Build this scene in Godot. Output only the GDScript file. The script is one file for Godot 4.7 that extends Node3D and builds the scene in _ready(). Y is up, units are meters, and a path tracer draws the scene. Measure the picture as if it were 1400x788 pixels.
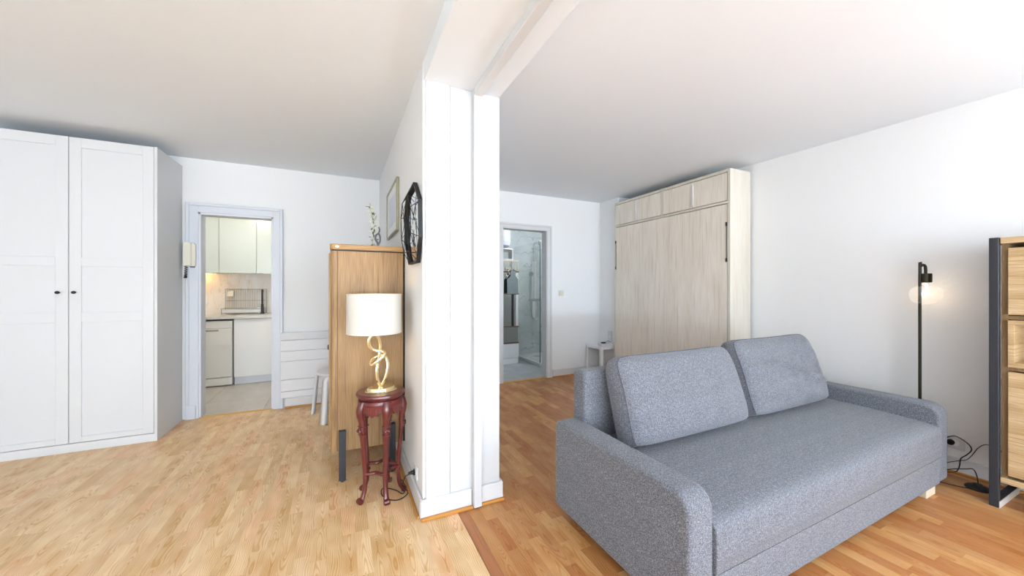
extends Node3D
# A living room and a bedroom corner divided by a short wall with a beam; kitchen and shower room beyond two doors.
# y up, metres. The camera stands at the origin, 1.27 m above the floor, and looks a little to the right of -z.

const EYE := 1.27
const FOCAL := 496.0
const CEIL := 2.53

var taken := {}
var M := {}
var rng := RandomNumberGenerator.new()

# ------------------------------------------------------------------ naming
func numbered(called: String) -> String:
	var n: int = taken.get(called, 0)
	taken[called] = n + 1
	return called if n == 0 else "%s_%03d" % [called, n]

func child_name(parent: Node, called: String) -> String:
	var key := "%d/%s" % [parent.get_instance_id(), called]
	var n: int = taken.get(key, 0)
	taken[key] = n + 1
	return called if n == 0 else "%s_%03d" % [called, n]

func thing(called: String, label: String, category: String, at := Vector3.ZERO, turn := 0.0, group := "") -> Node3D:
	var o := Node3D.new()
	o.name = numbered(called)
	add_child(o, true)
	o.position = at
	o.rotation.y = turn
	tag(o, label, category, group)
	return o

func tag(o: Node, label: String, category: String, group := "") -> void:
	o.set_meta("label", label)
	o.set_meta("category", category)
	if group != "":
		o.set_meta("group", group)

func structure(called: String, label: String, category: String) -> Node3D:
	var o := thing(called, label, category)
	o.set_meta("kind", "structure")
	return o

func part(called: String, mesh: Mesh, m: Material, parent: Node3D, at := Transform3D(), label := "") -> MeshInstance3D:
	var o := MeshInstance3D.new()
	o.name = child_name(parent, called)
	o.mesh = mesh
	o.material_override = null
	if mesh.get_surface_count() > 0:
		for i in mesh.get_surface_count():
			o.set_surface_override_material(i, m)
	o.transform = at
	parent.add_child(o, true)
	if label != "":
		o.set_meta("label", label)
	return o

func shift(x: float, y: float, z: float) -> Transform3D:
	return Transform3D(Basis(), Vector3(x, y, z))

func turned(axis: Vector3, angle: float, at: Vector3) -> Transform3D:
	return Transform3D(Basis(axis, angle), at)

# ------------------------------------------------------------------ mesh building
func begin() -> SurfaceTool:
	var st := SurfaceTool.new()
	st.begin(Mesh.PRIMITIVE_TRIANGLES)
	st.set_smooth_group(-1)
	return st

func done(st: SurfaceTool) -> ArrayMesh:
	st.generate_normals()
	return st.commit()

func tri(st: SurfaceTool, a: Vector3, b: Vector3, c: Vector3, out: Vector3) -> void:
	if (b - a).cross(c - a).dot(out) > 0.0:
		var t := b
		b = c
		c = t
	st.add_vertex(a)
	st.add_vertex(b)
	st.add_vertex(c)

func quad(st: SurfaceTool, a: Vector3, b: Vector3, c: Vector3, d: Vector3, out: Vector3) -> void:
	tri(st, a, b, c, out)
	tri(st, a, c, d, out)

# a box with chamfered edges, from corner lo to corner hi
func box(st: SurfaceTool, lo: Vector3, hi: Vector3, r := 0.0, T := Transform3D()) -> void:
	var c := (lo + hi) * 0.5
	var h := (hi - lo) * 0.5
	r = minf(r, minf(h.x, minf(h.y, h.z)) * 0.49)
	var B := T.basis
	if r <= 0.0:
		for ax in 3:
			for s in [-1.0, 1.0]:
				var n := Vector3.ZERO
				n[ax] = s
				var u := Vector3.ZERO
				u[(ax + 1) % 3] = h[(ax + 1) % 3]
				var v := Vector3.ZERO
				v[(ax + 2) % 3] = h[(ax + 2) % 3]
				var p: Vector3 = c + n * h[ax]
				quad(st, T * (p - u - v), T * (p + u - v), T * (p + u + v), T * (p - u + v), B * n)
		return
	var i := h - Vector3(r, r, r)
	for ax in 3:
		var a1 := (ax + 1) % 3
		var a2 := (ax + 2) % 3
		for s in [-1.0, 1.0]:
			var n := Vector3.ZERO
			n[ax] = s
			var u := Vector3.ZERO
			u[a1] = i[a1]
			var v := Vector3.ZERO
			v[a2] = i[a2]
			var p: Vector3 = c + n * h[ax]
			quad(st, T * (p - u - v), T * (p + u - v), T * (p + u + v), T * (p - u + v), B * n)
		for s1 in [-1.0, 1.0]:
			for s2 in [-1.0, 1.0]:
				var e1 := Vector3.ZERO
				e1[a1] = s1 * h[a1]
				e1[a2] = s2 * i[a2]
				var e2 := Vector3.ZERO
				e2[a1] = s1 * i[a1]
				e2[a2] = s2 * h[a2]
				var l := Vector3.ZERO
				l[ax] = i[ax]
				var n2 := Vector3.ZERO
				n2[a1] = s1
				n2[a2] = s2
				quad(st, T * (c + e1 - l), T * (c + e1 + l), T * (c + e2 + l), T * (c + e2 - l), B * n2)
	for sx in [-1.0, 1.0]:
		for sy in [-1.0, 1.0]:
			for sz in [-1.0, 1.0]:
				var s3 := Vector3(sx, sy, sz)
				tri(st, T * (c + s3 * Vector3(h.x, i.y, i.z)), T * (c + s3 * Vector3(i.x, h.y, i.z)), T * (c + s3 * Vector3(i.x, i.y, h.z)), B * s3)

func box_mesh(lo: Vector3, hi: Vector3, r := 0.0) -> ArrayMesh:
	var st := begin()
	box(st, lo, hi, r)
	return done(st)

func boxes_mesh(list: Array, r := 0.0) -> ArrayMesh:
	var st := begin()
	for b in list:
		box(st, b[0], b[1], r)
	return done(st)

func ring_frame(dir: Vector3, hint: Vector3) -> Array:
	var s := dir.cross(hint)
	if s.length() < 0.01:
		s = dir.cross(Vector3(1, 0, 0.3))
	s = s.normalized()
	return [s, dir.cross(s).normalized()]

# a tube along points; w, t: half sizes across; hint keeps a flat band from twisting
func tube(st: SurfaceTool, pts: PackedVector3Array, w: float, t: float, sides := 8, hint := Vector3.UP, closed := false, taper := 1.0) -> void:
	var n := pts.size()
	var rings := []
	for k in n:
		var d: Vector3
		if closed:
			d = pts[(k + 1) % n] - pts[(k + n - 1) % n]
		else:
			d = pts[mini(k + 1, n - 1)] - pts[maxi(k - 1, 0)]
		d = d.normalized()
		var f := ring_frame(d, hint)
		var q := lerpf(1.0, taper, float(k) / maxf(1.0, n - 1))
		var ring := PackedVector3Array()
		for j in sides:
			var a := TAU * j / sides
			ring.append(pts[k] + f[0] * cos(a) * w * q + f[1] * sin(a) * t * q)
		rings.append(ring)
	st.set_smooth_group(1)
	for k in (n if closed else n - 1):
		var r0: PackedVector3Array = rings[k]
		var r1: PackedVector3Array = rings[(k + 1) % n]
		for j in sides:
			var j2 := (j + 1) % sides
			var mid := (r0[j] + r0[j2] + r1[j] + r1[j2]) * 0.25
			quad(st, r0[j], r0[j2], r1[j2], r1[j], mid - (pts[k] + pts[(k + 1) % n]) * 0.5)
	st.set_smooth_group(-1)
	if not closed:
		for e in [0, n - 1]:
			var r: PackedVector3Array = rings[e]
			var out := (pts[0] - pts[1]) if e == 0 else (pts[n - 1] - pts[n - 2])
			for j in sides:
				tri(st, pts[e], r[j], r[(j + 1) % sides], out)

func smooth_path(raw: Array, closed := false, step := 0.01) -> PackedVector3Array:
	var c := Curve3D.new()
	c.bake_interval = step
	var n := raw.size()
	for k in n:
		var a: Vector3 = raw[(k + n - 1) % n] if closed else raw[maxi(k - 1, 0)]
		var b: Vector3 = raw[(k + 1) % n] if closed else raw[mini(k + 1, n - 1)]
		var tan := (b - a) / 6.0
		c.add_point(raw[k], -tan, tan)
	if closed:
		var tan0: Vector3 = (raw[1] - raw[n - 1]) / 6.0
		c.add_point(raw[0], -tan0, tan0)
	var p := c.get_baked_points()
	if closed:
		p.remove_at(p.size() - 1)
	return p

# profile: Array of Vector2(radius, height); squash makes ovals
func lathe(st: SurfaceTool, profile: Array, segs := 32, T := Transform3D(), smooth := true, squash := 1.0) -> void:
	var top := profile.size() - 1
	var mid := Vector2.ZERO
	for k in top:
		var a: Vector2 = profile[k]
		var b: Vector2 = profile[k + 1]
		var nrm := Vector2(b.y - a.y, a.x - b.x)
		st.set_smooth_group(k + 2 if smooth else -1)
		for j in segs:
			var p0 := TAU * j / segs
			var p1 := TAU * (j + 1) / segs
			var pm := (p0 + p1) * 0.5
			var A := Vector3(cos(p0) * a.x, a.y, sin(p0) * a.x * squash)
			var Bv := Vector3(cos(p1) * a.x, a.y, sin(p1) * a.x * squash)
			var C := Vector3(cos(p1) * b.x, b.y, sin(p1) * b.x * squash)
			var D := Vector3(cos(p0) * b.x, b.y, sin(p0) * b.x * squash)
			var out := T.basis * Vector3(cos(pm) * nrm.x, nrm.y, sin(pm) * nrm.x)
			if a.x > 0.00001:
				tri(st, T * A, T * Bv, T * C, out)
			if b.x > 0.00001:
				tri(st, T * A, T * C, T * D, out)
	st.set_smooth_group(-1)

# smooth lathe where the whole skin is one smooth surface
func lathe_soft(st: SurfaceTool, profile: Array, segs := 32, T := Transform3D()) -> void:
	var top := profile.size() - 1
	st.set_smooth_group(1)
	for k in top:
		var a: Vector2 = profile[k]
		var b: Vector2 = profile[k + 1]
		var nrm := Vector2(b.y - a.y, a.x - b.x)
		for j in segs:
			var p0 := TAU * j / segs
			var p1 := TAU * (j + 1) / segs
			var pm := (p0 + p1) * 0.5
			var A := Vector3(cos(p0) * a.x, a.y, sin(p0) * a.x)
			var Bv := Vector3(cos(p1) * a.x, a.y, sin(p1) * a.x)
			var C := Vector3(cos(p1) * b.x, b.y, sin(p1) * b.x)
			var D := Vector3(cos(p0) * b.x, b.y, sin(p0) * b.x)
			var out := T.basis * Vector3(cos(pm) * nrm.x, nrm.y, sin(pm) * nrm.x)
			if a.x > 0.00001:
				tri(st, T * A, T * Bv, T * C, out)
			if b.x > 0.00001:
				tri(st, T * A, T * C, T * D, out)
	st.set_smooth_group(-1)

func lathe_mesh(profile: Array, segs := 32) -> ArrayMesh:
	var st := begin()
	lathe(st, profile, segs)
	return done(st)

# outline in the local xy plane (counter-clockwise), pushed out along z from z0 to z1, edges rounded by r in `rounds` steps
func slab(st: SurfaceTool, poly: PackedVector2Array, z0: float, z1: float, r: float, T := Transform3D(), rounds := 3, soft := true) -> void:
	var n := poly.size()
	var area := 0.0
	for k in n:
		area += poly[k].cross(poly[(k + 1) % n])
	if area < 0.0:
		poly.reverse()
	var inward := PackedVector2Array()
	for k in n:
		var d0 := (poly[k] - poly[(k + n - 1) % n]).normalized()
		var d1 := (poly[(k + 1) % n] - poly[k]).normalized()
		var n0 := Vector2(-d0.y, d0.x)
		var n1 := Vector2(-d1.y, d1.x)
		var m := (n0 + n1)
		m = m / maxf(0.35, m.dot(n0)) if m.length() > 0.001 else n0
		inward.append(m)
	var layers := []
	for k in rounds + 1:
		var a := PI * 0.5 * k / rounds
		layers.append([r * (1.0 - sin(a)), z0 + r * (1.0 - cos(a))])
	for k in rounds + 1:
		var a := PI * 0.5 * (rounds - k) / rounds
		layers.append([r * (1.0 - sin(a)), z1 - r * (1.0 - cos(a))])
	if soft:
		st.set_smooth_group(1)
	var zm := (z0 + z1) * 0.5
	for k in layers.size() - 1:
		for j in n:
			var j2 := (j + 1) % n
			var i0: float = layers[k][0]
			var i1: float = layers[k + 1][0]
			var za: float = layers[k][1]
			var zb: float = layers[k + 1][1]
			var a := poly[j] + inward[j] * i0
			var b := poly[j2] + inward[j2] * i0
			var c := poly[j2] + inward[j2] * i1
			var d := poly[j] + inward[j] * i1
			var e := poly[j2] - poly[j]
			var out := Vector3(e.y, -e.x, 0).normalized() + Vector3(0, 0, signf((za + zb) * 0.5 - zm) * 0.5 * (1.0 if absf(i0 - i1) > 0.0 else 0.0))
			quad(st, T * Vector3(a.x, a.y, za), T * Vector3(b.x, b.y, za), T * Vector3(c.x, c.y, zb), T * Vector3(d.x, d.y, zb), T.basis * out)
	st.set_smooth_group(-1)
	for side in [0, 1]:
		var inset := PackedVector2Array()
		for j in n:
			inset.append(poly[j] + inward[j] * r)
		var idx := Geometry2D.triangulate_polygon(inset)
		var z := z0 if side == 0 else z1
		for q in range(0, idx.size(), 3):
			var a2 := inset[idx[q]]
			var b2 := inset[idx[q + 1]]
			var c2 := inset[idx[q + 2]]
			tri(st, T * Vector3(a2.x, a2.y, z), T * Vector3(b2.x, b2.y, z), T * Vector3(c2.x, c2.y, z), T.basis * Vector3(0, 0, -1 if side == 0 else 1))

func rounded_rect(w: float, h: float, r: Array, steps := 6) -> PackedVector2Array:
	# radii: lower left, lower right, upper right, upper left; the rectangle spans 0..w, 0..h
	var out := PackedVector2Array()
	var cs := [Vector2(r[0], r[0]), Vector2(w - r[1], r[1]), Vector2(w - r[2], h - r[2]), Vector2(r[3], h - r[3])]
	for k in 4:
		var rr: float = r[k]
		var c: Vector2 = cs[k]
		if rr <= 0.0001:
			out.append(c)
			continue
		for j in steps + 1:
			var a := PI + PI * 0.5 * k + PI * 0.5 * j / steps
			out.append(c + Vector2(cos(a), sin(a)) * rr)
	return out

# a wall in the plane z=const (thickness t towards -z) or x=const, with rectangular holes [a0, a1, top]
func wall_z(st: SurfaceTool, x0: float, x1: float, top: float, z0: float, z1: float, holes := []) -> void:
	var x := x0
	for h in holes:
		box(st, Vector3(x, 0, z0), Vector3(h[0], top, z1))
		box(st, Vector3(h[0], h[2], z0), Vector3(h[1], top, z1))
		if h.size() > 3 and h[3] > 0.0:
			box(st, Vector3(h[0], 0, z0), Vector3(h[1], h[3], z1))
		x = h[1]
	box(st, Vector3(x, 0, z0), Vector3(x1, top, z1))

# ------------------------------------------------------------------ textures and materials
func noise_bytes(w: int, h: int, grid_w: int, grid_h: int, freq: float, seed_: int, octaves := 3) -> PackedByteArray:
	var n := FastNoiseLite.new()
	n.seed = seed_
	n.frequency = freq
	n.noise_type = FastNoiseLite.TYPE_SIMPLEX_SMOOTH
	n.fractal_octaves = octaves
	var im := n.get_seamless_image(grid_w, grid_h)
	im.convert(Image.FORMAT_L8)
	if grid_w != w or grid_h != h:
		im.resize(w, h, Image.INTERPOLATE_CUBIC)
	return im.get_data()

func to_texture(w: int, h: int, rgb: PackedByteArray) -> ImageTexture:
	return ImageTexture.create_from_image(Image.create_from_data(w, h, false, Image.FORMAT_RGB8, rgb))

func put_color(a: PackedByteArray, at: int, c: Color) -> void:
	a[at] = clampi(int(c.r * 255.0), 0, 255)
	a[at + 1] = clampi(int(c.g * 255.0), 0, 255)
	a[at + 2] = clampi(int(c.b * 255.0), 0, 255)

# streaky board wood, grain along v (or along u when lying)
func streak_wood(seed_: int, light: Color, dark: Color, broad: float, fine: float, lying := false, knots := 0) -> ImageTexture:
	var w := 512
	var h := 512
	var a := noise_bytes(w, h, 64, 24, 0.06, seed_, 3)
	var b := noise_bytes(w, h, 512, 36, 0.35, seed_ + 7, 3)
	var c := noise_bytes(w, h, 256, 24, 0.12, seed_ + 13, 2)
	var out := PackedByteArray()
	out.resize(w * h * 3)
	var spots := []
	var r := RandomNumberGenerator.new()
	r.seed = seed_
	for k in knots:
		spots.append(Vector3(r.randi_range(20, w - 20), r.randi_range(20, h - 20), r.randf_range(5.0, 9.0)))
	for y in h:
		for x in w:
			var i := y * w + x
			var t := (a[i] / 255.0 - 0.5) * broad + (b[i] / 255.0 - 0.5) * fine + maxf(0.0, c[i] / 255.0 - 0.62) * fine * 2.0 + 0.42
			for s in spots:
				var d: float = Vector2((x - s.x), (y - s.y) * 0.45).length() / s.z
				if d < 2.5:
					t += exp(-d * d) * 0.6
			var col := light.lerp(dark, clampf(t, 0.0, 1.0))
			put_color(out, ((x * w + y) if lying else i) * 3, col)
	return to_texture(w, h, out)

# eight lanes of cathedral grain side by side, for the floor strips
func floor_atlas(seed_: int) -> ImageTexture:
	var w := 1024
	var h := 1024
	var warp := noise_bytes(w, h, 128, 32, 0.05, seed_, 2)
	var fine := noise_bytes(w, h, 1024, 24, 0.3, seed_ + 3, 3)
	var cloud := noise_bytes(w, h, 64, 32, 0.06, seed_ + 9, 2)
	var out := PackedByteArray()
	out.resize(w * h * 3)
	var r := RandomNumberGenerator.new()
	r.seed = seed_
	var light := Color(1.0, 1.0, 1.0)
	var dark := Color(0.87, 0.75, 0.61)
	for lane in 8:
		var uc := r.randf_range(-0.5, 0.5)
		var bow := r.randf_range(0.5, 1.5)
		var dens := r.randf_range(2.0, 4.2)
		var dirn := 1.0 if r.randf() < 0.5 else -1.0
		var straight: bool = lane % 3 == 2
		for y in h:
			var v := float(y) / h
			for x in 128:
				var i := y * w + lane * 128 + x
				var u := x / 64.0 - 1.0
				var wn := warp[i] / 255.0 - 0.5
				var g := v * 1.6 * dirn + (u - uc) * (u - uc) * bow * 1.3 + wn * 1.1
				if straight:
					g = u * 1.4 + wn * 0.9 + v * 0.25
				var ring := 0.5 + 0.5 * sin(TAU * g * dens)
				ring = ring * ring * ring
				var t := ring * 0.55 + (fine[i] / 255.0 - 0.5) * 0.42 + (cloud[i] / 255.0 - 0.5) * 0.6 + 0.16
				put_color(out, i * 3, light.lerp(dark, clampf(t, 0.0, 1.0)))
	return to_texture(w, h, out)

func weave_texture(seed_: int, dark: Color, mid: Color, light: Color) -> ImageTexture:
	var w := 256
	var out := PackedByteArray()
	out.resize(w * w * 3)
	var r := RandomNumberGenerator.new()
	r.seed = seed_
	var yarn := []
	for k in 86 * 86:
		yarn.append(r.randf())
	for y in w:
		for x in w:
			var cx := x / 3
			var cy := y / 3
			var q: float = yarn[(cy % 86) * 86 + cx % 86]
			var over: bool = (cx + cy) % 2 == 0
			var t := q * 0.9 + (0.12 if over else -0.10)
			if x % 3 == 2 or y % 3 == 2:
				t -= 0.22
			var col := dark.lerp(mid, clampf(t * 2.0, 0.0, 1.0)) if t < 0.5 else mid.lerp(light, clampf(t * 2.0 - 1.0, 0.0, 1.0))
			put_color(out, (y * w + x) * 3, col)
	return to_texture(w, w, out)

func vein_texture(seed_: int, ground: Color, cloud_c: Color, vein: Color, strength: float, stretch: int) -> ImageTexture:
	var w := 512
	var a := noise_bytes(w, w, 128, 128 / stretch, 0.035, seed_, 4)
	var b := noise_bytes(w, w, 64, 64 / stretch, 0.05, seed_ + 5, 3)
	var out := PackedByteArray()
	out.resize(w * w * 3)
	for y in w:
		for x in w:
			var i := y * w + x
			var n := absf(a[i] / 255.0 - 0.5) * 2.0
			var t := pow(clampf(1.0 - n * 9.0, 0.0, 1.0), 2.0) * strength * clampf(b[i] / 128.0 - 0.4, 0.0, 1.0)
			var col := ground.lerp(cloud_c, clampf((b[i] / 255.0 - 0.35) * 1.6, 0.0, 1.0)).lerp(vein, clampf(t, 0.0, 1.0))
			put_color(out, i * 3, col)
	return to_texture(w, w, out)

func bump_texture(freq: float, seed_: int, depth: float, size := 256) -> ImageTexture:
	var n := FastNoiseLite.new()
	n.seed = seed_
	n.frequency = freq
	n.fractal_octaves = 3
	var im := n.get_seamless_image(size, size)
	im.convert(Image.FORMAT_RGBA8)
	im.bump_map_to_normal_map(depth)
	return ImageTexture.create_from_image(im)

func plain(c: Color, rough := 0.6, metal := 0.0) -> StandardMaterial3D:
	var m := StandardMaterial3D.new()
	m.albedo_color = c
	m.roughness = rough
	m.metallic = metal
	return m

func textured(t: Texture2D, scale: float, rough: float, tint := Color.WHITE) -> StandardMaterial3D:
	var m := plain(tint, rough)
	m.albedo_texture = t
	m.uv1_triplanar = true
	m.uv1_world_triplanar = true
	m.uv1_scale = Vector3.ONE * scale
	return m

# long grain: stretches the pattern along y (standing) or along x and z (lying)
func grained(t: Texture2D, scale: float, rough: float, lying := false) -> StandardMaterial3D:
	var m := textured(t, scale, rough)
	m.uv1_scale = Vector3(scale * 0.35, scale, scale * 0.35) if lying else Vector3(scale, scale * 0.35, scale)
	return m

func make_materials() -> void:
	M.wall = plain(Color(0.95, 0.95, 0.948), 0.85)
	M.wall.normal_enabled = true
	M.wall.normal_texture = bump_texture(0.06, 11, 2.0)
	M.wall.normal_scale = 0.12
	M.wall.uv1_triplanar = true
	M.wall.uv1_world_triplanar = true
	M.wall.uv1_scale = Vector3.ONE * 2.0
	M.ceiling = plain(Color(0.95, 0.967, 0.985), 0.9)
	M.gloss_white = plain(Color(0.87, 0.87, 0.872), 0.4)
	M.pillar = plain(Color(0.83, 0.83, 0.833), 0.5)  # white paint darkened to offset the strong light on the pillar
	M.white = plain(Color(0.92, 0.92, 0.925), 0.5)
	M.wardrobe = plain(Color(0.855, 0.855, 0.855), 0.42)
	M.casing_blue = plain(Color(0.855, 0.868, 0.895), 0.4)
	M.trim_wood = plain(Color(0.79, 0.54, 0.25), 0.4)
	M.threshold = plain(Color(0.85, 0.66, 0.36), 0.4)
	M.oak = grained(streak_wood(21, Color(0.73, 0.59, 0.405), Color(0.51, 0.385, 0.245), 0.5, 0.85, false, 2), 1.4, 0.5)
	M.oak_top = grained(streak_wood(22, Color(0.80, 0.64, 0.42), Color(0.62, 0.45, 0.25), 0.6, 0.7, true), 1.4, 0.45, true)
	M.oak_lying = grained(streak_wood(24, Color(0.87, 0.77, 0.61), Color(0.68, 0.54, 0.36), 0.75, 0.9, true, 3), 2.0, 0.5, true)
	M.oak_shade = grained(streak_wood(25, Color(0.66, 0.54, 0.37), Color(0.50, 0.38, 0.23), 0.6, 0.7), 2.0, 0.5)  # darker copy of the bookcase oak, recess shade put into its colour
	M.pale = grained(streak_wood(31, Color(0.985, 0.955, 0.91), Color(0.88, 0.825, 0.75), 0.4, 0.9), 0.9, 0.5)
	M.pale_edge = grained(streak_wood(33, Color(0.91, 0.885, 0.835), Color(0.82, 0.775, 0.70), 0.7, 0.6), 0.9, 0.5)
	M.fabric = textured(weave_texture(5, Color(0.30, 0.308, 0.335), Color(0.475, 0.485, 0.517), Color(0.69, 0.70, 0.735)), 5.0, 0.95)
	M.fabric.uv1_world_triplanar = false
	M.fabric.normal_enabled = true
	M.fabric.normal_texture = bump_texture(0.2, 17, 5.0)
	M.fabric.normal_scale = 0.5
	M.fabric.rim_enabled = true
	M.fabric.rim = 0.35
	M.fabric.rim_tint = 0.6
	M.piping = plain(Color(0.33, 0.34, 0.38), 0.95)
	M.black = plain(Color(0.05, 0.05, 0.055), 0.5)
	M.dark_metal = plain(Color(0.20, 0.21, 0.235), 0.5, 0.2)
	M.cord = plain(Color(0.06, 0.055, 0.055), 0.55)
	M.gold = plain(Color(0.95, 0.89, 0.73), 0.12, 1.0)
	M.chrome = plain(Color(0.86, 0.87, 0.88), 0.12, 1.0)
	M.steel = plain(Color(0.70, 0.70, 0.68), 0.3, 0.7)
	M.brass_dark = plain(Color(0.20, 0.185, 0.15), 0.35, 0.6)
	M.rosewood = textured(streak_wood(41, Color(0.46, 0.15, 0.14), Color(0.27, 0.075, 0.075), 0.7, 0.6), 3.0, 0.28)
	M.rosewood.clearcoat_enabled = true
	M.rosewood.clearcoat = 0.5
	M.rosewood.clearcoat_roughness = 0.15
	M.shade = plain(Color(0.86, 0.84, 0.80), 0.9)
	M.shade.backlight_enabled = true
	M.shade.backlight = Color(0.10, 0.09, 0.075)
	M.mirror = plain(Color(0.90, 0.92, 0.93), 0.02, 1.0)
	M.glass = plain(Color(0.88, 0.96, 0.95, 0.09), 0.02)
	M.glass.transparency = BaseMaterial3D.TRANSPARENCY_ALPHA
	M.clear = plain(Color(1, 1, 1, 0.13), 0.02)
	M.clear.transparency = BaseMaterial3D.TRANSPARENCY_ALPHA
	M.glass_edge = plain(Color(0.22, 0.36, 0.36), 0.15)
	M.marble = textured(vein_texture(51, Color(0.74, 0.77, 0.77), Color(0.83, 0.85, 0.85), Color(0.54, 0.57, 0.58), 0.9, 1), 0.55, 0.15)
	M.splash = textured(vein_texture(61, Color(0.93, 0.90, 0.86), Color(0.95, 0.94, 0.92), Color(0.82, 0.76, 0.68), 0.6, 4), 1.2, 0.3)
	M.tile_grey = textured(vein_texture(71, Color(0.66, 0.68, 0.69), Color(0.73, 0.75, 0.76), Color(0.60, 0.62, 0.64), 0.4, 1), 1.3, 0.28)
	M.tile_kitchen = textured(vein_texture(81, Color(0.77, 0.74, 0.70), Color(0.82, 0.79, 0.75), Color(0.69, 0.66, 0.61), 0.4, 3), 1.3, 0.3)
	M.grout = plain(Color(0.5, 0.49, 0.47), 0.9)
	M.kitchen_front = plain(Color(0.94, 0.94, 0.935), 0.12)
	M.kitchen_upper = plain(Color(0.83, 0.86, 0.835), 0.12)
	M.worktop = plain(Color(0.84, 0.83, 0.80), 0.35)
	M.appliance = plain(Color(0.885, 0.875, 0.85), 0.35)
	M.ivory = plain(Color(0.91, 0.89, 0.83), 0.45)
	M.paper = plain(Color(0.95, 0.95, 0.94), 0.8)
	M.beige = plain(Color(0.80, 0.75, 0.69), 0.5)
	M.towel = textured(weave_texture(15, Color(0.42, 0.46, 0.47), Color(0.50, 0.54, 0.55), Color(0.58, 0.62, 0.63)), 3.0, 0.95)
	M.petal = plain(Color(0.93, 0.93, 0.86), 0.7)
	M.leaf = plain(Color(0.34, 0.44, 0.22), 0.6)
	M.stem = plain(Color(0.30, 0.26, 0.18), 0.7)
	M.pewter = plain(Color(0.42, 0.40, 0.42), 0.35, 0.7)

# ------------------------------------------------------------------ build
func _ready() -> void:
	rng.seed = 77
	var cam := Camera3D.new()
	cam.name = "camera"
	cam.position = Vector3(0, EYE, 0)
	cam.rotation.y = -atan(234.0 / FOCAL)
	cam.fov = rad_to_deg(2.0 * atan(394.0 / FOCAL))
	cam.near = 0.05
	add_child(cam)
	cam.current = true
	var env := Environment.new()
	env.background_mode = Environment.BG_SKY
	var sky_m := ProceduralSkyMaterial.new()
	sky_m.sky_top_color = Color(0.55, 0.70, 0.95)
	sky_m.sky_horizon_color = Color(0.88, 0.92, 0.97)
	sky_m.ground_bottom_color = Color(0.42, 0.42, 0.40)
	sky_m.ground_horizon_color = Color(0.75, 0.76, 0.76)
	sky_m.sky_energy_multiplier = 1.0
	sky_m.ground_energy_multiplier = 0.8
	var sky := Sky.new()
	sky.sky_material = sky_m
	env.sky = sky
	env.tonemap_mode = Environment.TONE_MAPPER_LINEAR
	env.tonemap_exposure = 1.5
	env.sdfgi_enabled = true
	env.ssao_enabled = true
	env.ssil_enabled = true
	var we := WorldEnvironment.new()
	we.name = "environment"
	we.environment = env
	add_child(we)
	# daylight through the windows behind the camera
	var day := Color(0.985, 0.99, 1.0)
	daylight("left_window_daylight", Vector3(-0.9, 1.25, 5.5), Vector2(2.2, 2.0), Vector3(0, 0, 0), 1.1, day)
	daylight("right_window_daylight", Vector3(2.25, 1.25, 5.5), Vector2(2.8, 2.0), Vector3(0, 0, 0), 2.2, day)
	daylight("side_window_daylight", Vector3(3.72, 1.25, 2.0), Vector2(2.0, 2.0), Vector3(0, PI * 0.5, 0), 2.2, day)
	# added uplights near the windows, put in to lift and neutralise the ceiling
	var ground := Color(0.868, 0.938, 1.0)  # cool tint of the added uplights, against the warm floor bounce
	daylight("added_left_uplight", Vector3(-0.9, 0.95, 5.2), Vector2(2.2, 0.9), Vector3(1.3, 0, 0), 27.0, ground)
	daylight("added_right_uplight", Vector3(2.25, 0.95, 5.2), Vector2(2.8, 0.9), Vector3(1.3, 0, 0), 25.0, ground)
	daylight("added_side_uplight", Vector3(3.5, 0.6, 2.0), Vector2(2.0, 0.9), Vector3(1.3, PI * 0.5, 0), 5.0, ground)
	make_materials()
	build_shell()
	build_floors()
	build_sofa()
	build_wardrobe()
	build_wall_bed()
	build_oak_cabinet()
	build_bookcase()
	build_stand_and_lamp()
	build_floor_lamp()
	build_wall_decor()
	build_left_far_wall_things()
	build_bedside_table()
	build_kitchen()
	build_bathroom()
	build_sockets_and_cords()

func daylight(called: String, at: Vector3, size: Vector2, turn: Vector3, energy: float, color: Color) -> void:
	var l := AreaLight3D.new()
	l.name = called
	l.area_size = size
	l.light_energy = energy
	l.light_color = color
	l.rotation = turn
	l.area_range = 30.0
	l.area_attenuation = 2.0
	l.shadow_enabled = true
	l.position = at
	add_child(l)

func lamp_light(called: String, at: Vector3, energy: float, color: Color, size := 0.03) -> void:
	var l := OmniLight3D.new()
	l.name = called
	l.light_energy = energy
	l.light_color = color
	l.light_size = size
	l.omni_range = 20.0
	l.omni_attenuation = 2.0
	l.shadow_enabled = true
	l.position = at
	add_child(l)

func struct_mesh(called: String, mesh: Mesh, m: Material, label: String, category: String) -> MeshInstance3D:
	var o := MeshInstance3D.new()
	o.name = numbered(called)
	o.mesh = mesh
	for i in mesh.get_surface_count():
		o.set_surface_override_material(i, m)
	add_child(o, true)
	tag(o, label, category)
	o.set_meta("kind", "structure")
	return o

# ------------------------------------------------------------------ shell
const XL := -3.1
const XR := 3.83
const XP0 := 0.41      # the dividing wall
const XP1 := 0.868
const ZP := -2.017
const ZL := -4.51      # far wall of the left room
const ZR := -4.43      # far wall of the right room
const ZF := 5.6        # the wall behind the camera

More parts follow.
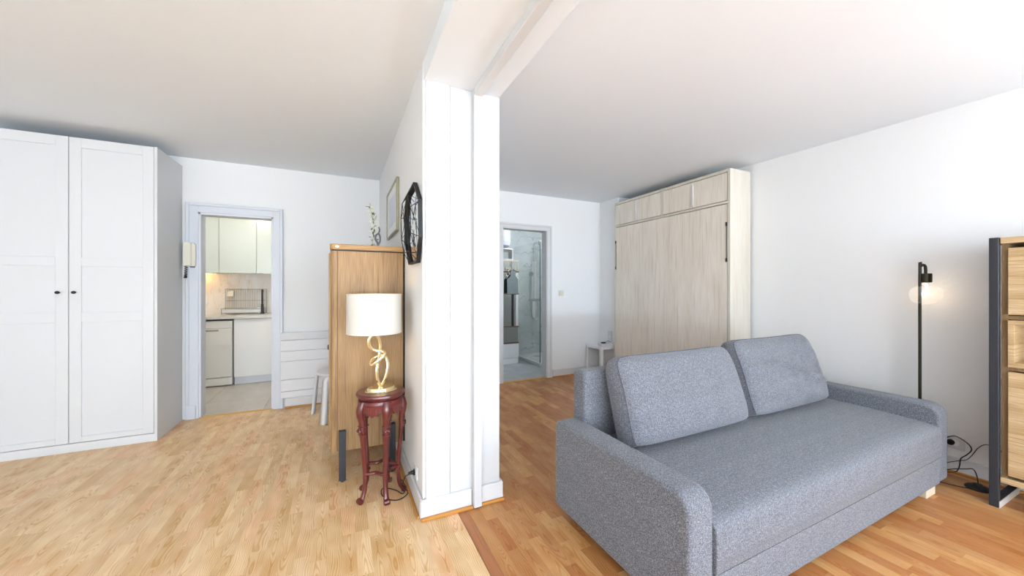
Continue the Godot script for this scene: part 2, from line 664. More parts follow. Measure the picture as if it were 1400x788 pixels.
func build_shell() -> void:
	var st := begin()
	wall_z(st, XL - 0.15, XP0, 2.7, ZL - 0.12, ZL, [[-1.254, -0.639, 2.01]])
	struct_mesh("wall_back", done(st), M.wall, "white far wall of the left room with the kitchen doorway", "wall")
	st = begin()
	wall_z(st, XP1, XR + 0.15, 2.7, ZR - 0.12, ZR, [[1.95, 2.64, 2.085]])
	struct_mesh("wall_back", done(st), M.wall, "white far wall of the right room with the shower room doorway", "wall")
	struct_mesh("wall_left", box_mesh(Vector3(XL - 0.15, 0, ZL), Vector3(XL, 2.7, ZF + 0.15)), M.wall, "white side wall of the left room behind the wardrobe end", "wall")
	struct_mesh("wall_right", boxes_mesh([[Vector3(XR, 0, ZR), Vector3(XR + 0.15, 2.7, 0.9)], [Vector3(XR, 0, 3.1), Vector3(XR + 0.15, 2.7, ZF + 0.15)], [Vector3(XR, 0, 0.9), Vector3(XR + 0.15, 0.2, 3.1)], [Vector3(XR, 2.3, 0.9), Vector3(XR + 0.15, 2.7, 3.1)], [Vector3(3.575, 0, ZR), Vector3(XR, 2.7, -4.02)]]), M.wall, "long white right wall behind the sofa and wall bed", "wall")
	# the dividing wall ends in a boarded pillar
	var w := structure("wall_divider", "white dividing wall ending in a boarded pillar between the two rooms", "wall")
	part("body", box_mesh(Vector3(XP0, 0, ZL - 0.12), Vector3(XP1, 2.7, ZP - 0.012), 0.004), M.wall, w)
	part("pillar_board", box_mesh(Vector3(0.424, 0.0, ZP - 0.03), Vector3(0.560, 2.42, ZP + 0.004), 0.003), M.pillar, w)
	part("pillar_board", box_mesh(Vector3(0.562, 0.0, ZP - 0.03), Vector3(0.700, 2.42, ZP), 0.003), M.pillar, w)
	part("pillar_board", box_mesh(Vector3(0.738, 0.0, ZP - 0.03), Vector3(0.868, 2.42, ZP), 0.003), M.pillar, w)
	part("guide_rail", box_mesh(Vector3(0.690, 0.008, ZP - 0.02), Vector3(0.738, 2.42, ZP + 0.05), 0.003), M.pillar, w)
	# windows wall
	st = begin()
	wall_z(st, XL - 0.15, XR + 0.15, 2.7, ZF, ZF + 0.15, [[-2.1, 0.35, 2.3, 0.2], [0.8, 3.6, 2.3, 0.2]])
	struct_mesh("wall_front", done(st), M.wall, "white wall with two wide windows behind the viewer", "wall")
	for k in 2:
		var x0: float = [-2.1, 0.8][k]
		var x1: float = [0.35, 3.6][k]
		var wd := structure("window_%d" % (k + 1), "wide white framed window behind the viewer, " + ["left room", "right room"][k], "window")
		part("frame", boxes_mesh([[Vector3(x0, 0.2, ZF + 0.03), Vector3(x0 + 0.06, 2.3, ZF + 0.1)], [Vector3(x1 - 0.06, 0.2, ZF + 0.03), Vector3(x1, 2.3, ZF + 0.1)], [Vector3(x0, 0.2, ZF + 0.03), Vector3(x1, 0.26, ZF + 0.1)], [Vector3(x0, 2.24, ZF + 0.03), Vector3(x1, 2.3, ZF + 0.1)], [Vector3((x0 + x1) * 0.5 - 0.04, 0.2, ZF + 0.03), Vector3((x0 + x1) * 0.5 + 0.04, 2.3, ZF + 0.1)]], 0.005), M.white, wd)
		part("pane", box_mesh(Vector3(x0 + 0.06, 0.26, ZF + 0.06), Vector3((x0 + x1) * 0.5 - 0.04, 2.24, ZF + 0.068)), M.clear, wd)
		part("pane", box_mesh(Vector3((x0 + x1) * 0.5 + 0.04, 0.26, ZF + 0.06), Vector3(x1 - 0.06, 2.24, ZF + 0.068)), M.clear, wd)
	var sw := structure("window_3", "wide white framed window in the right wall behind the viewer", "window")
	part("frame", boxes_mesh([[Vector3(XR + 0.03, 0.2, 0.9), Vector3(XR + 0.1, 2.3, 0.96)], [Vector3(XR + 0.03, 0.2, 3.04), Vector3(XR + 0.1, 2.3, 3.1)], [Vector3(XR + 0.03, 0.2, 0.9), Vector3(XR + 0.1, 0.26, 3.1)], [Vector3(XR + 0.03, 2.24, 0.9), Vector3(XR + 0.1, 2.3, 3.1)], [Vector3(XR + 0.03, 0.2, 1.96), Vector3(XR + 0.1, 2.3, 2.04)]], 0.005), M.white, sw)
	part("pane", box_mesh(Vector3(XR + 0.06, 0.26, 0.96), Vector3(XR + 0.068, 2.24, 1.96)), M.clear, sw)
	part("pane", box_mesh(Vector3(XR + 0.06, 0.26, 2.04), Vector3(XR + 0.068, 2.24, 3.04)), M.clear, sw)
	# ceilings
	var c := structure("ceiling", "flat white ceiling of the left room", "ceiling")
	part("slab", box_mesh(Vector3(XL - 0.15, CEIL, ZL - 0.12), Vector3(0.45, CEIL + 0.15, ZF + 0.15)), M.ceiling, c)
	c = structure("ceiling", "white ceiling of the right room, sloping very slightly", "ceiling")
	var sl := part("slab", box_mesh(Vector3(0.45, 0.0, -2.6), Vector3(XR + 0.15, 0.15, 8.0)), M.ceiling, c)
	sl.position = Vector3(0, 2.535, -2.1)
	sl.rotation.x = 0.0135
	var bm := structure("trim_1", "white ceiling beam with a guide rail running from the dividing wall", "beam")
	part("beam", box_mesh(Vector3(XP0 + 0.004, 2.42, ZP - 0.012), Vector3(XP1, 2.66, ZF), 0.004), M.ceiling, bm)
	part("guide_rail", box_mesh(Vector3(0.690, 2.372, ZP + 0.05), Vector3(0.738, 2.421, ZF), 0.003), M.gloss_white, bm)
	# door casings
	var d := structure("door_1", "pale blue-white painted casing around the open kitchen doorway", "doorway")
	part("casing", casing_mesh(-1.254, -0.639, 2.01, 0.098, 0.086, 0.09, ZL), M.casing_blue, d)
	part("jamb", boxes_mesh([[Vector3(-1.262, 0, ZL - 0.13), Vector3(-1.236, 2.012, ZL + 0.008)], [Vector3(-0.657, 0, ZL - 0.13), Vector3(-0.631, 2.012, ZL + 0.008)], [Vector3(-1.262, 1.99, ZL - 0.13), Vector3(-0.631, 2.016, ZL + 0.008)]], 0.002), M.casing_blue, d)
	part("base_block", box_mesh(Vector3(-1.352, 0, ZL), Vector3(-1.272, 0.13, ZL + 0.028), 0.003), M.casing_blue, d)
	part("threshold", box_mesh(Vector3(-1.254, 0, ZL - 0.03), Vector3(-0.639, 0.006, ZL + 0.012), 0.002), M.threshold, d)
	d = structure("door_2", "white casing around the open shower room doorway", "doorway")
	part("casing", casing_mesh(1.95, 2.64, 2.085, 0.07, 0.07, 0.065, ZR), M.gloss_white, d)
	part("jamb", boxes_mesh([[Vector3(1.935, 0, ZR - 0.13), Vector3(1.962, 2.085, ZR + 0.006)], [Vector3(2.628, 0, ZR - 0.13), Vector3(2.655, 2.085, ZR + 0.006)], [Vector3(1.935, 2.072, ZR - 0.13), Vector3(2.655, 2.099, ZR + 0.006)]], 0.002), M.gloss_white, d)
	part("threshold", box_mesh(Vector3(1.962, 0, ZR - 0.05), Vector3(2.628, 0.006, ZR + 0.01), 0.002), M.threshold, d)
	# baseboards with a wooden bead at the foot
	baseboard("baseboard_back", [Vector3(-0.54, 0, ZL), Vector3(XP0, 0, ZL)], Vector3(0, 0, 1), "white baseboard with wooden bead right of the kitchen door")
	baseboard("baseboard_back", [Vector3(2.72, 0, ZR), Vector3(XR, 0, ZR)], Vector3(0, 0, 1), "white baseboard with wooden bead right of the shower room door")
	baseboard("baseboard_right", [Vector3(XR, 0, ZR), Vector3(XR, 0, ZF)], Vector3(-1, 0, 0), "white baseboard with wooden bead along the right wall")
	baseboard("baseboard_divider", [Vector3(XP0, 0, ZL), Vector3(XP0, 0, ZP)], Vector3(-1, 0, 0), "white baseboard with wooden bead along the dividing wall's left face")
	baseboard("baseboard_divider", [Vector3(XP1, 0, ZR), Vector3(XP1, 0, ZP)], Vector3(1, 0, 0), "white baseboard with wooden bead along the dividing wall's right face")
	baseboard("baseboard_pillar", [Vector3(XP0 - 0.016, 0, ZP), Vector3(0.688, 0, ZP)], Vector3(0, 0, 1), "white baseboard at the pillar's foot, left of the guide rail", 0.022)
	baseboard("baseboard_pillar", [Vector3(0.74, 0, ZP), Vector3(XP1 + 0.016, 0, ZP)], Vector3(0, 0, 1), "white baseboard at the pillar's foot, right of the guide rail", 0.022)

func baseboard(called: String, ends: Array, out: Vector3, label: String, bead := 0.016) -> void:
	var a: Vector3 = ends[0]
	var b: Vector3 = ends[1]
	var o := structure(called, label, "baseboard")
	var board := begin()
	var lo := Vector3(minf(a.x, b.x), 0.0, minf(a.z, b.z))
	var hi := Vector3(maxf(a.x, b.x), 0.105, maxf(a.z, b.z))
	var t := 0.018
	box(board, (lo + Vector3(minf(0, out.x), 0, minf(0, out.z)) * t), (hi + Vector3(maxf(0, out.x), 0, maxf(0, out.z)) * t), 0.006)
	part("board", done(board), M.gloss_white, o)
	var q := begin()
	var l2 := lo + out * t
	var h2 := Vector3(hi.x, 0.016, hi.z) + out * t
	box(q, l2 + Vector3(minf(0, out.x), 0, minf(0, out.z)) * bead, h2 + Vector3(maxf(0, out.x), 0, maxf(0, out.z)) * bead, 0.006)
	part("bead", done(q), M.trim_wood, o)

func casing_mesh(x0: float, x1: float, top: float, wl: float, wr: float, wt: float, z: float) -> ArrayMesh:
	var st := begin()
	# two steps: a broad flat board and a raised outer band
	box(st, Vector3(x0 - wl, 0, z), Vector3(x0, top + wt, z + 0.016), 0.002)
	box(st, Vector3(x1, 0, z), Vector3(x1 + wr, top + wt, z + 0.016), 0.002)
	box(st, Vector3(x0, top, z), Vector3(x1, top + wt, z + 0.016), 0.002)
	var bw := 0.028
	box(st, Vector3(x0 - wl, 0, z), Vector3(x0 - wl + bw, top + wt, z + 0.026), 0.004)
	box(st, Vector3(x1 + wr - bw, 0, z), Vector3(x1 + wr, top + wt, z + 0.026), 0.004)
	box(st, Vector3(x0 - wl + bw, top + wt - bw, z), Vector3(x1 + wr - bw, top + wt, z + 0.026), 0.004)
	return done(st)

# ------------------------------------------------------------------ floors
var plank_cache := {}
const STRIP := 0.066

func plank_mesh(len_: float, lane: int) -> ArrayMesh:
	var key := "%d_%d" % [roundi(len_ * 100.0), lane]
	if not plank_cache.has(key):
		var st := SurfaceTool.new()
		st.begin(Mesh.PRIMITIVE_TRIANGLES)
		st.set_smooth_group(-1)
		plank_into(st, len_, lane, Transform3D())
		st.generate_normals()
		plank_cache[key] = st.commit()
	return plank_cache[key]

func plank_into(st: SurfaceTool, len_: float, lane: int, T: Transform3D) -> void:
	var hx := STRIP * 0.5 - 0.00008
	var hz := len_ * 0.5 - 0.00008
	var c := 0.00025
	var top := [Vector3(-hx + c, 0, -hz + c), Vector3(hx - c, 0, -hz + c), Vector3(hx - c, 0, hz - c), Vector3(-hx + c, 0, hz - c)]
	var rim := [Vector3(-hx, -c, -hz), Vector3(hx, -c, -hz), Vector3(hx, -c, hz), Vector3(-hx, -c, hz)]
	var v0 := 0.05 * (lane % 4)
	var put := func(p: Vector3) -> void:
		st.set_uv(Vector2((lane + clampf(0.5 + p.x / STRIP, 0.02, 0.98)) / 8.0, v0 + (p.z + hz) / 0.62))
		st.add_vertex(T * p)
	for f in [[0, 1, 2], [0, 2, 3]]:
		for k in f:
			put.call(top[k])
	for k in 4:
		var k2 := (k + 1) % 4
		var down := Vector3(0, -0.006, 0)
		for p in [top[k2], top[k], rim[k], top[k2], rim[k], rim[k2], rim[k2], rim[k], rim[k] + down, rim[k2], rim[k] + down, rim[k2] + down]:
			put.call(p)

func seen_area(p: Vector3, len_: float) -> float:
	# how large a strip shows from where the photograph was taken; 0 when out of view
	var a := atan(234.0 / FOCAL)
	var f := Vector3(sin(a), 0, -cos(a))
	var r := Vector3(cos(a), 0, sin(a))
	var d := p.dot(f)
	if d < 0.4:
		return 0.0
	var x := FOCAL * p.dot(r) / d
	var y := FOCAL * EYE / d
	if absf(x) > 730.0 or y > 440.0:
		return 0.0
	return len_ * STRIP / (d * d * d)

func lay_floor(o: Node3D, x0: float, x1: float, z0: float, z1: float, mats: Array, hidden: Array, seed_: int) -> void:
	var r := RandomNumberGenerator.new()
	r.seed = seed_
	var all := []
	var rows := int(ceil((x1 - x0) / STRIP))
	for row in rows:
		var x := x0 + (row + 0.5) * STRIP
		var z := z1
		var length := r.randf_range(0.12, 0.5)
		while z > z0 + 0.02:
			length = minf(snappedf(length, 0.01), snappedf(z - z0, 0.01))
			if length < 0.02:
				break
			var c := Vector3(x, 0, z - length * 0.5)
			var s := seen_area(c, length)
			for h in hidden:
				if c.x > h[0] and c.x < h[1] and c.z > h[2] and c.z < h[3]:
					s = 0.0
			all.append([s, c, length, r.randi_range(0, 7), r.randi_range(0, mats.size() - 1), r.randf() < 0.5])
			z -= length
			length = [0.26, 0.32, 0.38, 0.44, 0.5, 0.56][r.randi_range(0, 5)]
	all.sort_custom(func(a, b): return a[0] > b[0])
	var rest := []
	for m in mats.size():
		var st := SurfaceTool.new()
		st.begin(Mesh.PRIMITIVE_TRIANGLES)
		st.set_smooth_group(-1)
		rest.append(st)
	for k in all.size():
		var p: Array = all[k]
		var at := Transform3D(Basis(Vector3.UP, PI if p[5] else 0.0), p[1])
		if k < 300 and p[0] > 0.0:
			part("plank", plank_mesh(p[2], p[3]), mats[p[4]], o, at)
		else:
			plank_into(rest[p[4]], p[2], p[3], at)
	var joined := ArrayMesh.new()
	for st in rest:
		st.generate_normals()
		st.commit(joined)
	var far := part("far_planks", joined, mats[0], o)
	for m in mats.size():
		far.set_surface_override_material(m, mats[m])
	far.set_meta("kind", "stuff")

func floor_materials(t: Texture2D, tints: Array, rough: float) -> Array:
	var out := []
	for c in tints:
		var m := plain(c, rough)
		m.albedo_texture = t
		m.metallic_specular = 0.32
		out.append(m)
	return out

func build_floors() -> void:
	var atlas := floor_atlas(101)
	var light := floor_materials(atlas, [Color(0.94, 0.82, 0.655), Color(0.965, 0.85, 0.68), Color(0.915, 0.785, 0.60), Color(0.955, 0.805, 0.64)], 0.33)
	var o := structure("floor", "light beech-look strip floor of the left room", "floor")
	part("underlay", box_mesh(Vector3(XL - 0.15, -0.1, ZL - 0.03), Vector3(0.605, -0.004, ZF + 0.15)), plain(Color(0.6, 0.47, 0.3), 0.8), o)
	lay_floor(o, 0.597 - 57 * STRIP, 0.597, ZL - 0.02, ZF, light, [], 5)
	var red := floor_materials(atlas, [Color(0.795, 0.595, 0.395), Color(0.755, 0.545, 0.345), Color(0.84, 0.65, 0.44), Color(0.755, 0.525, 0.33)], 0.3)
	o = structure("floor", "reddish cherry-look strip floor of the right room", "floor")
	part("underlay", box_mesh(Vector3(0.605, -0.1, ZR - 0.05), Vector3(XR + 0.15, -0.004, ZF + 0.15)), plain(Color(0.5, 0.34, 0.2), 0.8), o)
	lay_floor(o, 0.653, 0.653 + 49 * STRIP, ZR - 0.03, ZF, red, [[1.15, 3.35, -1.72, -0.95]], 9)
	var floor_strip := textured(streak_wood(45, Color(0.76, 0.50, 0.30), Color(0.60, 0.36, 0.19), 0.6, 0.8), 1.5, 0.35)
	floor_strip.uv1_scale = Vector3(1.5, 1.5, 0.4)
	var t := structure("trim_2", "narrow reddish wood joint strip between the light and the dark floor", "floor trim")
	part("strip", box_mesh(Vector3(0.598, -0.004, ZP + 0.01), Vector3(0.652, 0.0025, ZF), 0.002), floor_strip, t)

# ------------------------------------------------------------------ sofa
func build_sofa() -> void:
	var o := thing("sofa", "grey-blue woven sofa bed with two loose back cushions by the right wall", "sofa", Vector3(2.25, 0, -1.32), 0.010)
	# local: x -1.15..1.16, z -0.44 (back)..0.43 (front)
	var x0 := -1.155
	var x1 := 1.235
	var prof := rounded_rect(0.87, 0.48, [0.024, 0.024, 0.075, 0.05], 8)
	for s in 2:
		var st := begin()
		# the outline lies in (depth, height); local x of the slab becomes z, its z becomes x
		var xa: float = x0 if s == 0 else x1 - 0.13
		var T := Transform3D(Basis(Vector3(0, 0, 1), Vector3(0, 1, 0), Vector3(-1, 0, 0)), Vector3(xa + 0.13, 0.055, -0.44))
		slab(st, prof, 0.0, 0.13, 0.018, T, 4)
		part("armrest", done(st), M.fabric, o)
	# base and mattress
	var st2 := begin()
	var T2 := Transform3D(Basis(Vector3(0, 0, 1), Vector3(0, 1, 0), Vector3(-1, 0, 0)), Vector3(x1 - 0.132, 0.0, -0.40))
	slab(st2, PackedVector2Array([Vector2(0, 0.06), Vector2(0.829, 0.06), Vector2(0.834, 0.2195), Vector2(0, 0.2195)]), 0.0, x1 - x0 - 0.264, 0.003, T2, 2, false)
	part("drawer_front", done(st2), M.fabric, o)
	st2 = begin()
	var mp := PackedVector2Array([Vector2(0, 0.2205), Vector2(0.832, 0.2205), Vector2(0.838, 0.228), Vector2(0.841, 0.30), Vector2(0.839, 0.372), Vector2(0.833, 0.394), Vector2(0.820, 0.407), Vector2(0.795, 0.415), Vector2(0.73, 0.421), Vector2(0.5, 0.43), Vector2(0.2, 0.432), Vector2(0, 0.43)])
	slab(st2, mp, 0.0, x1 - x0 - 0.264, 0.006, T2, 3)
	part("seat", done(st2), M.fabric, o)
	# back
	st2 = begin()
	slab(st2, rounded_rect(0.115, 0.745, [0.025, 0.025, 0.035, 0.035], 5), 0.0, x1 - x0 - 0.25, 0.02, Transform3D(Basis(Vector3(0, 0, 1), Vector3(0, 1, 0), Vector3(-1, 0, 0)), Vector3(x1 - 0.125, 0.06, -0.445)), 4)
	part("backrest", done(st2), M.fabric, o)
	# feet
	for p in [Vector2(-1.03, 0.372), Vector2(0.93, 0.372), Vector2(-1.03, -0.36), Vector2(1.05, -0.36)]:
		part("foot", box_mesh(Vector3(p.x, 0, p.y), Vector3(p.x + 0.13, 0.065, p.y + 0.05), 0.004), plain(Color(0.86, 0.80, 0.70), 0.5), o, Transform3D(), "pale wooden foot")
	# seam lines down the arm fronts
	for sx in [x0 + 0.136, x1 - 0.136]:
		var sm := begin()
		tube(sm, PackedVector3Array([Vector3(sx, 0.07, 0.424), Vector3(sx, 0.30, 0.428), Vector3(sx, 0.395, 0.422)]), 0.005, 0.004, 6, Vector3.RIGHT)
		part("seam", done(sm), M.piping, o)
	cushion("left back cushion of the grey sofa, plump and smooth", 0.95, 0.475, Vector3(1.80, 0.432, -1.445), 3, 0.25)
	cushion("right back cushion of the grey sofa, creased across", 0.90, 0.50, Vector3(2.79, 0.432, -1.465), 8, 1.0)

func cushion(label: String, w: float, h: float, at: Vector3, seed_: int, crease: float) -> void:
	var o := thing("back_cushion", label, "cushion", at, 0.010, "sofa back cushions")
	var n := FastNoiseLite.new()
	n.seed = seed_
	n.frequency = 1.0
	n.fractal_octaves = 3
	var NX := 56
	var NY := 36
	var half := 0.062
	var lean := Basis(Vector3.RIGHT, -0.30)
	var rim_at := func(u: float, v: float) -> Vector2:
		# u, v in -1..1: corners stand out as ears, sides sag inwards
		var x := u * w * 0.5 * (1.0 - 0.025 * (1.0 - v * v)) 
		var y := (v + 1.0) * 0.5 * h
		y += (0.018 * u * u * u * u - 0.012) * (0.5 + 0.5 * v) * 1.6
		var c := pow(absf(u), 6.0) * pow(absf(v), 5.0)
		return Vector2(x - signf(u) * (0.045 if v > 0.0 else 0.02) * c, y - signf(v) * (0.035 if v > 0.0 else 0.012) * c)
	var surf := func(u: float, v: float, side: float) -> Vector3:
		var p: Vector2 = rim_at.call(u, v)
		var bu := 1.0 - pow(absf(u), 3.0)
		var bv := 1.0 - pow(absf(v), 2.6)
		var z := half * (1.0 - 0.35 * maxf(0.0, v) * absf(v)) + (0.062 if side > 0.0 else 0.015) * sqrt(maxf(0.0, bu * bv)) * (1.15 - 0.3 * v)
		if side > 0.0:
			var edge := clampf(1.0 - maxf(absf(u), absf(v)), 0.0, 0.25) * 4.0
			z += n.get_noise_2d(p.x * 3.0, p.y * 7.0) * 0.024 * crease * edge
			for k in 3:
				var yc := h * (0.36 + 0.2 * k) + 0.05 * sin(p.x * 4.0 + k * 2.0 + seed_)
				var dd := (p.y - yc) / 0.011
				z -= exp(-dd * dd) * 0.026 * crease * edge * (0.5 + 0.5 * sin(p.x * 5.0 + k * 1.7))
		return lean * Vector3(p.x, p.y, z * side)
	var st := begin()
	st.set_smooth_group(1)
	for side in [1.0, -1.0]:
		st.set_smooth_group(2 if side > 0.0 else 3)
		for j in NY:
			for i in NX:
				var u0 := 2.0 * i / NX - 1.0
				var u1 := 2.0 * (i + 1) / NX - 1.0
				var v0 := 2.0 * j / NY - 1.0
				var v1 := 2.0 * (j + 1) / NY - 1.0
				quad(st, surf.call(u0, v0, side), surf.call(u1, v0, side), surf.call(u1, v1, side), surf.call(u0, v1, side), lean * Vector3(0, 0, side))
	var rim := []
	for k in NX:
		rim.append(Vector2(2.0 * k / NX - 1.0, -1))
	for k in NY:
		rim.append(Vector2(1, 2.0 * k / NY - 1.0))
	for k in NX:
		rim.append(Vector2(1.0 - 2.0 * k / NX, 1))
	for k in NY:
		rim.append(Vector2(-1, 1.0 - 2.0 * k / NY))
	st.set_smooth_group(4)
	var nr := rim.size()
	for k in nr:
		var a: Vector2 = rim[k]
		var b: Vector2 = rim[(k + 1) % nr]
		var pa: Vector2 = rim_at.call(a.x, a.y)
		var pb: Vector2 = rim_at.call(b.x, b.y)
		for q in 4:
			var s0 := q / 4.0
			var s1 := (q + 1) / 4.0
			var ha := half * (1.0 - 0.35 * maxf(0.0, a.y) * absf(a.y))
			var hb := half * (1.0 - 0.35 * maxf(0.0, b.y) * absf(b.y))
			var t0 := 1.0 - 2.0 * s0
			var t1 := 1.0 - 2.0 * s1
			var e0 := 1.0 + 0.03 * sin(PI * s0)
			var e1 := 1.0 + 0.03 * sin(PI * s1)
			var mid := Vector2(0, h * 0.5)
			var A0 := mid + (pa - mid) * e0
			var B0 := mid + (pb - mid) * e0
			var A1 := mid + (pa - mid) * e1
			var B1 := mid + (pb - mid) * e1
			var out := (pa + pb) * 0.5 - mid
			quad(st, lean * Vector3(A0.x, maxf(0.0, A0.y), ha * t0), lean * Vector3(B0.x, maxf(0.0, B0.y), hb * t0), lean * Vector3(B1.x, maxf(0.0, B1.y), hb * t1), lean * Vector3(A1.x, maxf(0.0, A1.y), ha * t1), lean * Vector3(out.x, out.y, 0))
	part("cover", done(st), M.fabric, o, shift(0, 0.012, 0))
	for side in [1.0, -1.0]:
		var pts := PackedVector3Array()
		for k in nr:
			pts.append(surf.call(rim[k].x, rim[k].y, side) as Vector3)
		var pi_ := begin()
		tube(pi_, pts, 0.0022, 0.0022, 6, lean * Vector3(0, 0, 1), true)
		part("seam", done(pi_), M.piping, o, shift(0, 0.012, 0))

# ------------------------------------------------------------------ wardrobe
func build_wardrobe() -> void:
	var zf := -3.98
	var o := thing("wardrobe", "tall white wardrobe with framed doors and small dark knobs left of the kitchen door", "wardrobe", Vector3(-1.9, 0, -4.24))
	var L := shift(1.9, 0, 4.24)   # the parts below are given in room coordinates
	part("body", boxes_mesh([[Vector3(-2.42, 0.0, ZL + 0.004), Vector3(-2.40, 2.44, zf - 0.022)], [Vector3(-1.398, 0.0, ZL + 0.004), Vector3(-1.378, 2.44, zf)], [Vector3(-2.40, 2.42, ZL + 0.004), Vector3(-1.398, 2.44, zf - 0.022)], [Vector3(-2.40, 0.06, ZL + 0.004), Vector3(-1.398, 0.08, zf - 0.022)], [Vector3(-2.40, 0.06, ZL + 0.004), Vector3(-1.398, 2.42, ZL + 0.014)]], 0.001), M.wardrobe, o, L)
	part("plinth", box_mesh(Vector3(-2.42, 0.0, zf - 0.03), Vector3(-1.384, 0.066, zf - 0.002), 0.002), M.wardrobe, o, L)
	for k in 2:
		var xa: float = [-2.413, -1.893][k]
		var xb: float = [-1.897, -1.4][k]
		var y0 := 0.071
		var y1 := 2.437
		var f := begin()
		var s := 0.068
		box(f, Vector3(xa, y0, zf - 0.02), Vector3(xa + s, y1, zf), 0.0015)
		box(f, Vector3(xb - s, y0, zf - 0.02), Vector3(xb, y1, zf), 0.0015)
		var rails := [[y0, 0.115], [1.005, 1.08], [1.44, 1.508], [2.36, y1]]
		for rl in rails:
			box(f, Vector3(xa + s, rl[0], zf - 0.02), Vector3(xb - s, rl[1], zf), 0.0015)
		var d := part("door", done(f), M.wardrobe, o, L)
		for pn in [[0.115, 1.005], [1.08, 1.44], [1.508, 2.36]]:
			part("panel", box_mesh(Vector3(xa + s, pn[0], zf - 0.018), Vector3(xb - s, pn[1], zf - 0.008)), M.wardrobe, d)
		var kb := begin()
		lathe(kb, [Vector2(0, 0.0), Vector2(0.006, 0.0), Vector2(0.005, 0.012), Vector2(0.013, 0.018), Vector2(0.0145, 0.024), Vector2(0.011, 0.030), Vector2(0, 0.032)], 16, turned(Vector3.RIGHT, PI * 0.5, Vector3([-1.945, -1.857][k], 1.236, zf)), true, 0.8)
		part("knob", done(kb), plain(Color(0.18, 0.19, 0.20), 0.3, 0.6), d, Transform3D(), "small dark metal knob")

# ------------------------------------------------------------------ wall bed
func build_wall_bed() -> void:
	var X := 3.487
	var z0 := -4.012
	var z1 := -2.326
	var top := 2.462
	var o := thing("wall_bed", "pale wood-grain fold-away bed unit with four top cupboards on the right wall", "wall bed", Vector3(3.66, 0, -3.17))
	var L := shift(-3.66, 0, 3.17)
	var back := XR - 0.022
	part("side_panel", box_mesh(Vector3(X, 0, z1 - 0.03), Vector3(back, top, z1), 0.002), M.pale_edge, o, L)
	part("side_panel", box_mesh(Vector3(X, 0, z0), Vector3(back, top, z0 + 0.03), 0.002), M.pale_edge, o, L)
	part("top_panel", box_mesh(Vector3(X, top - 0.03, z0 + 0.03), Vector3(back, top, z1 - 0.03), 0.002), M.pale_edge, o, L)
	part("shelf", box_mesh(Vector3(X, 2.118, z0 + 0.03), Vector3(back, 2.142, z1 - 0.03), 0.002), M.pale_edge, o, L)
	part("back_panel", box_mesh(Vector3(back - 0.012, 0, z0 + 0.03), Vector3(back, top - 0.03, z1 - 0.03)), M.pale, o, L)
	part("divider", box_mesh(Vector3(X + 0.001, 2.142, -3.182), Vector3(back - 0.012, top - 0.03, -3.162), 0.001), M.pale_edge, o, L)
	var b := part("bed_front", box_mesh(Vector3(X + 0.001, 0.06, z0 + 0.033), Vector3(X + 0.024, 2.1115, z1 - 0.036), 0.0015), M.pale, o, L)
	for zz in [z0 + 0.036, z1 - 0.040]:
		var g := begin()
		box(g, Vector3(X - 0.004, 1.57, zz - 0.003), Vector3(X + 0.02, 1.89, zz + 0.003), 0.002)
		box(g, Vector3(X - 0.012, 1.53, zz - 0.004), Vector3(X + 0.01, 1.57, zz + 0.004), 0.003)
		box(g, Vector3(X - 0.012, 1.89, zz - 0.004), Vector3(X + 0.01, 1.93, zz + 0.004), 0.003)
		part("handle", done(g), M.black, b, Transform3D(), "black edge handle")
	var cuts := [z0 + 0.032, -3.606, -3.184, -2.757, z1 - 0.033]
	for k in 4:
		var za: float = cuts[k] + (0.004 if k > 0 else 0.0)
		if k == 2:
			za = -3.158
		if k == 1 or k == 3:
			za = cuts[k] + 0.003
		var zb: float = cuts[k + 1] - 0.003
		var d := part("cupboard_door", box_mesh(Vector3(X + 0.001, 2.148, za), Vector3(X + 0.02, top - 0.0355, zb), 0.0015), M.pale, o, L)
		if k % 2 == 0:
			part("handle", box_mesh(Vector3(X - 0.010, 2.165, zb - 0.002), Vector3(X + 0.014, top - 0.06, zb + 0.018), 0.002), M.gloss_white, d, Transform3D(), "slim vertical white grip")

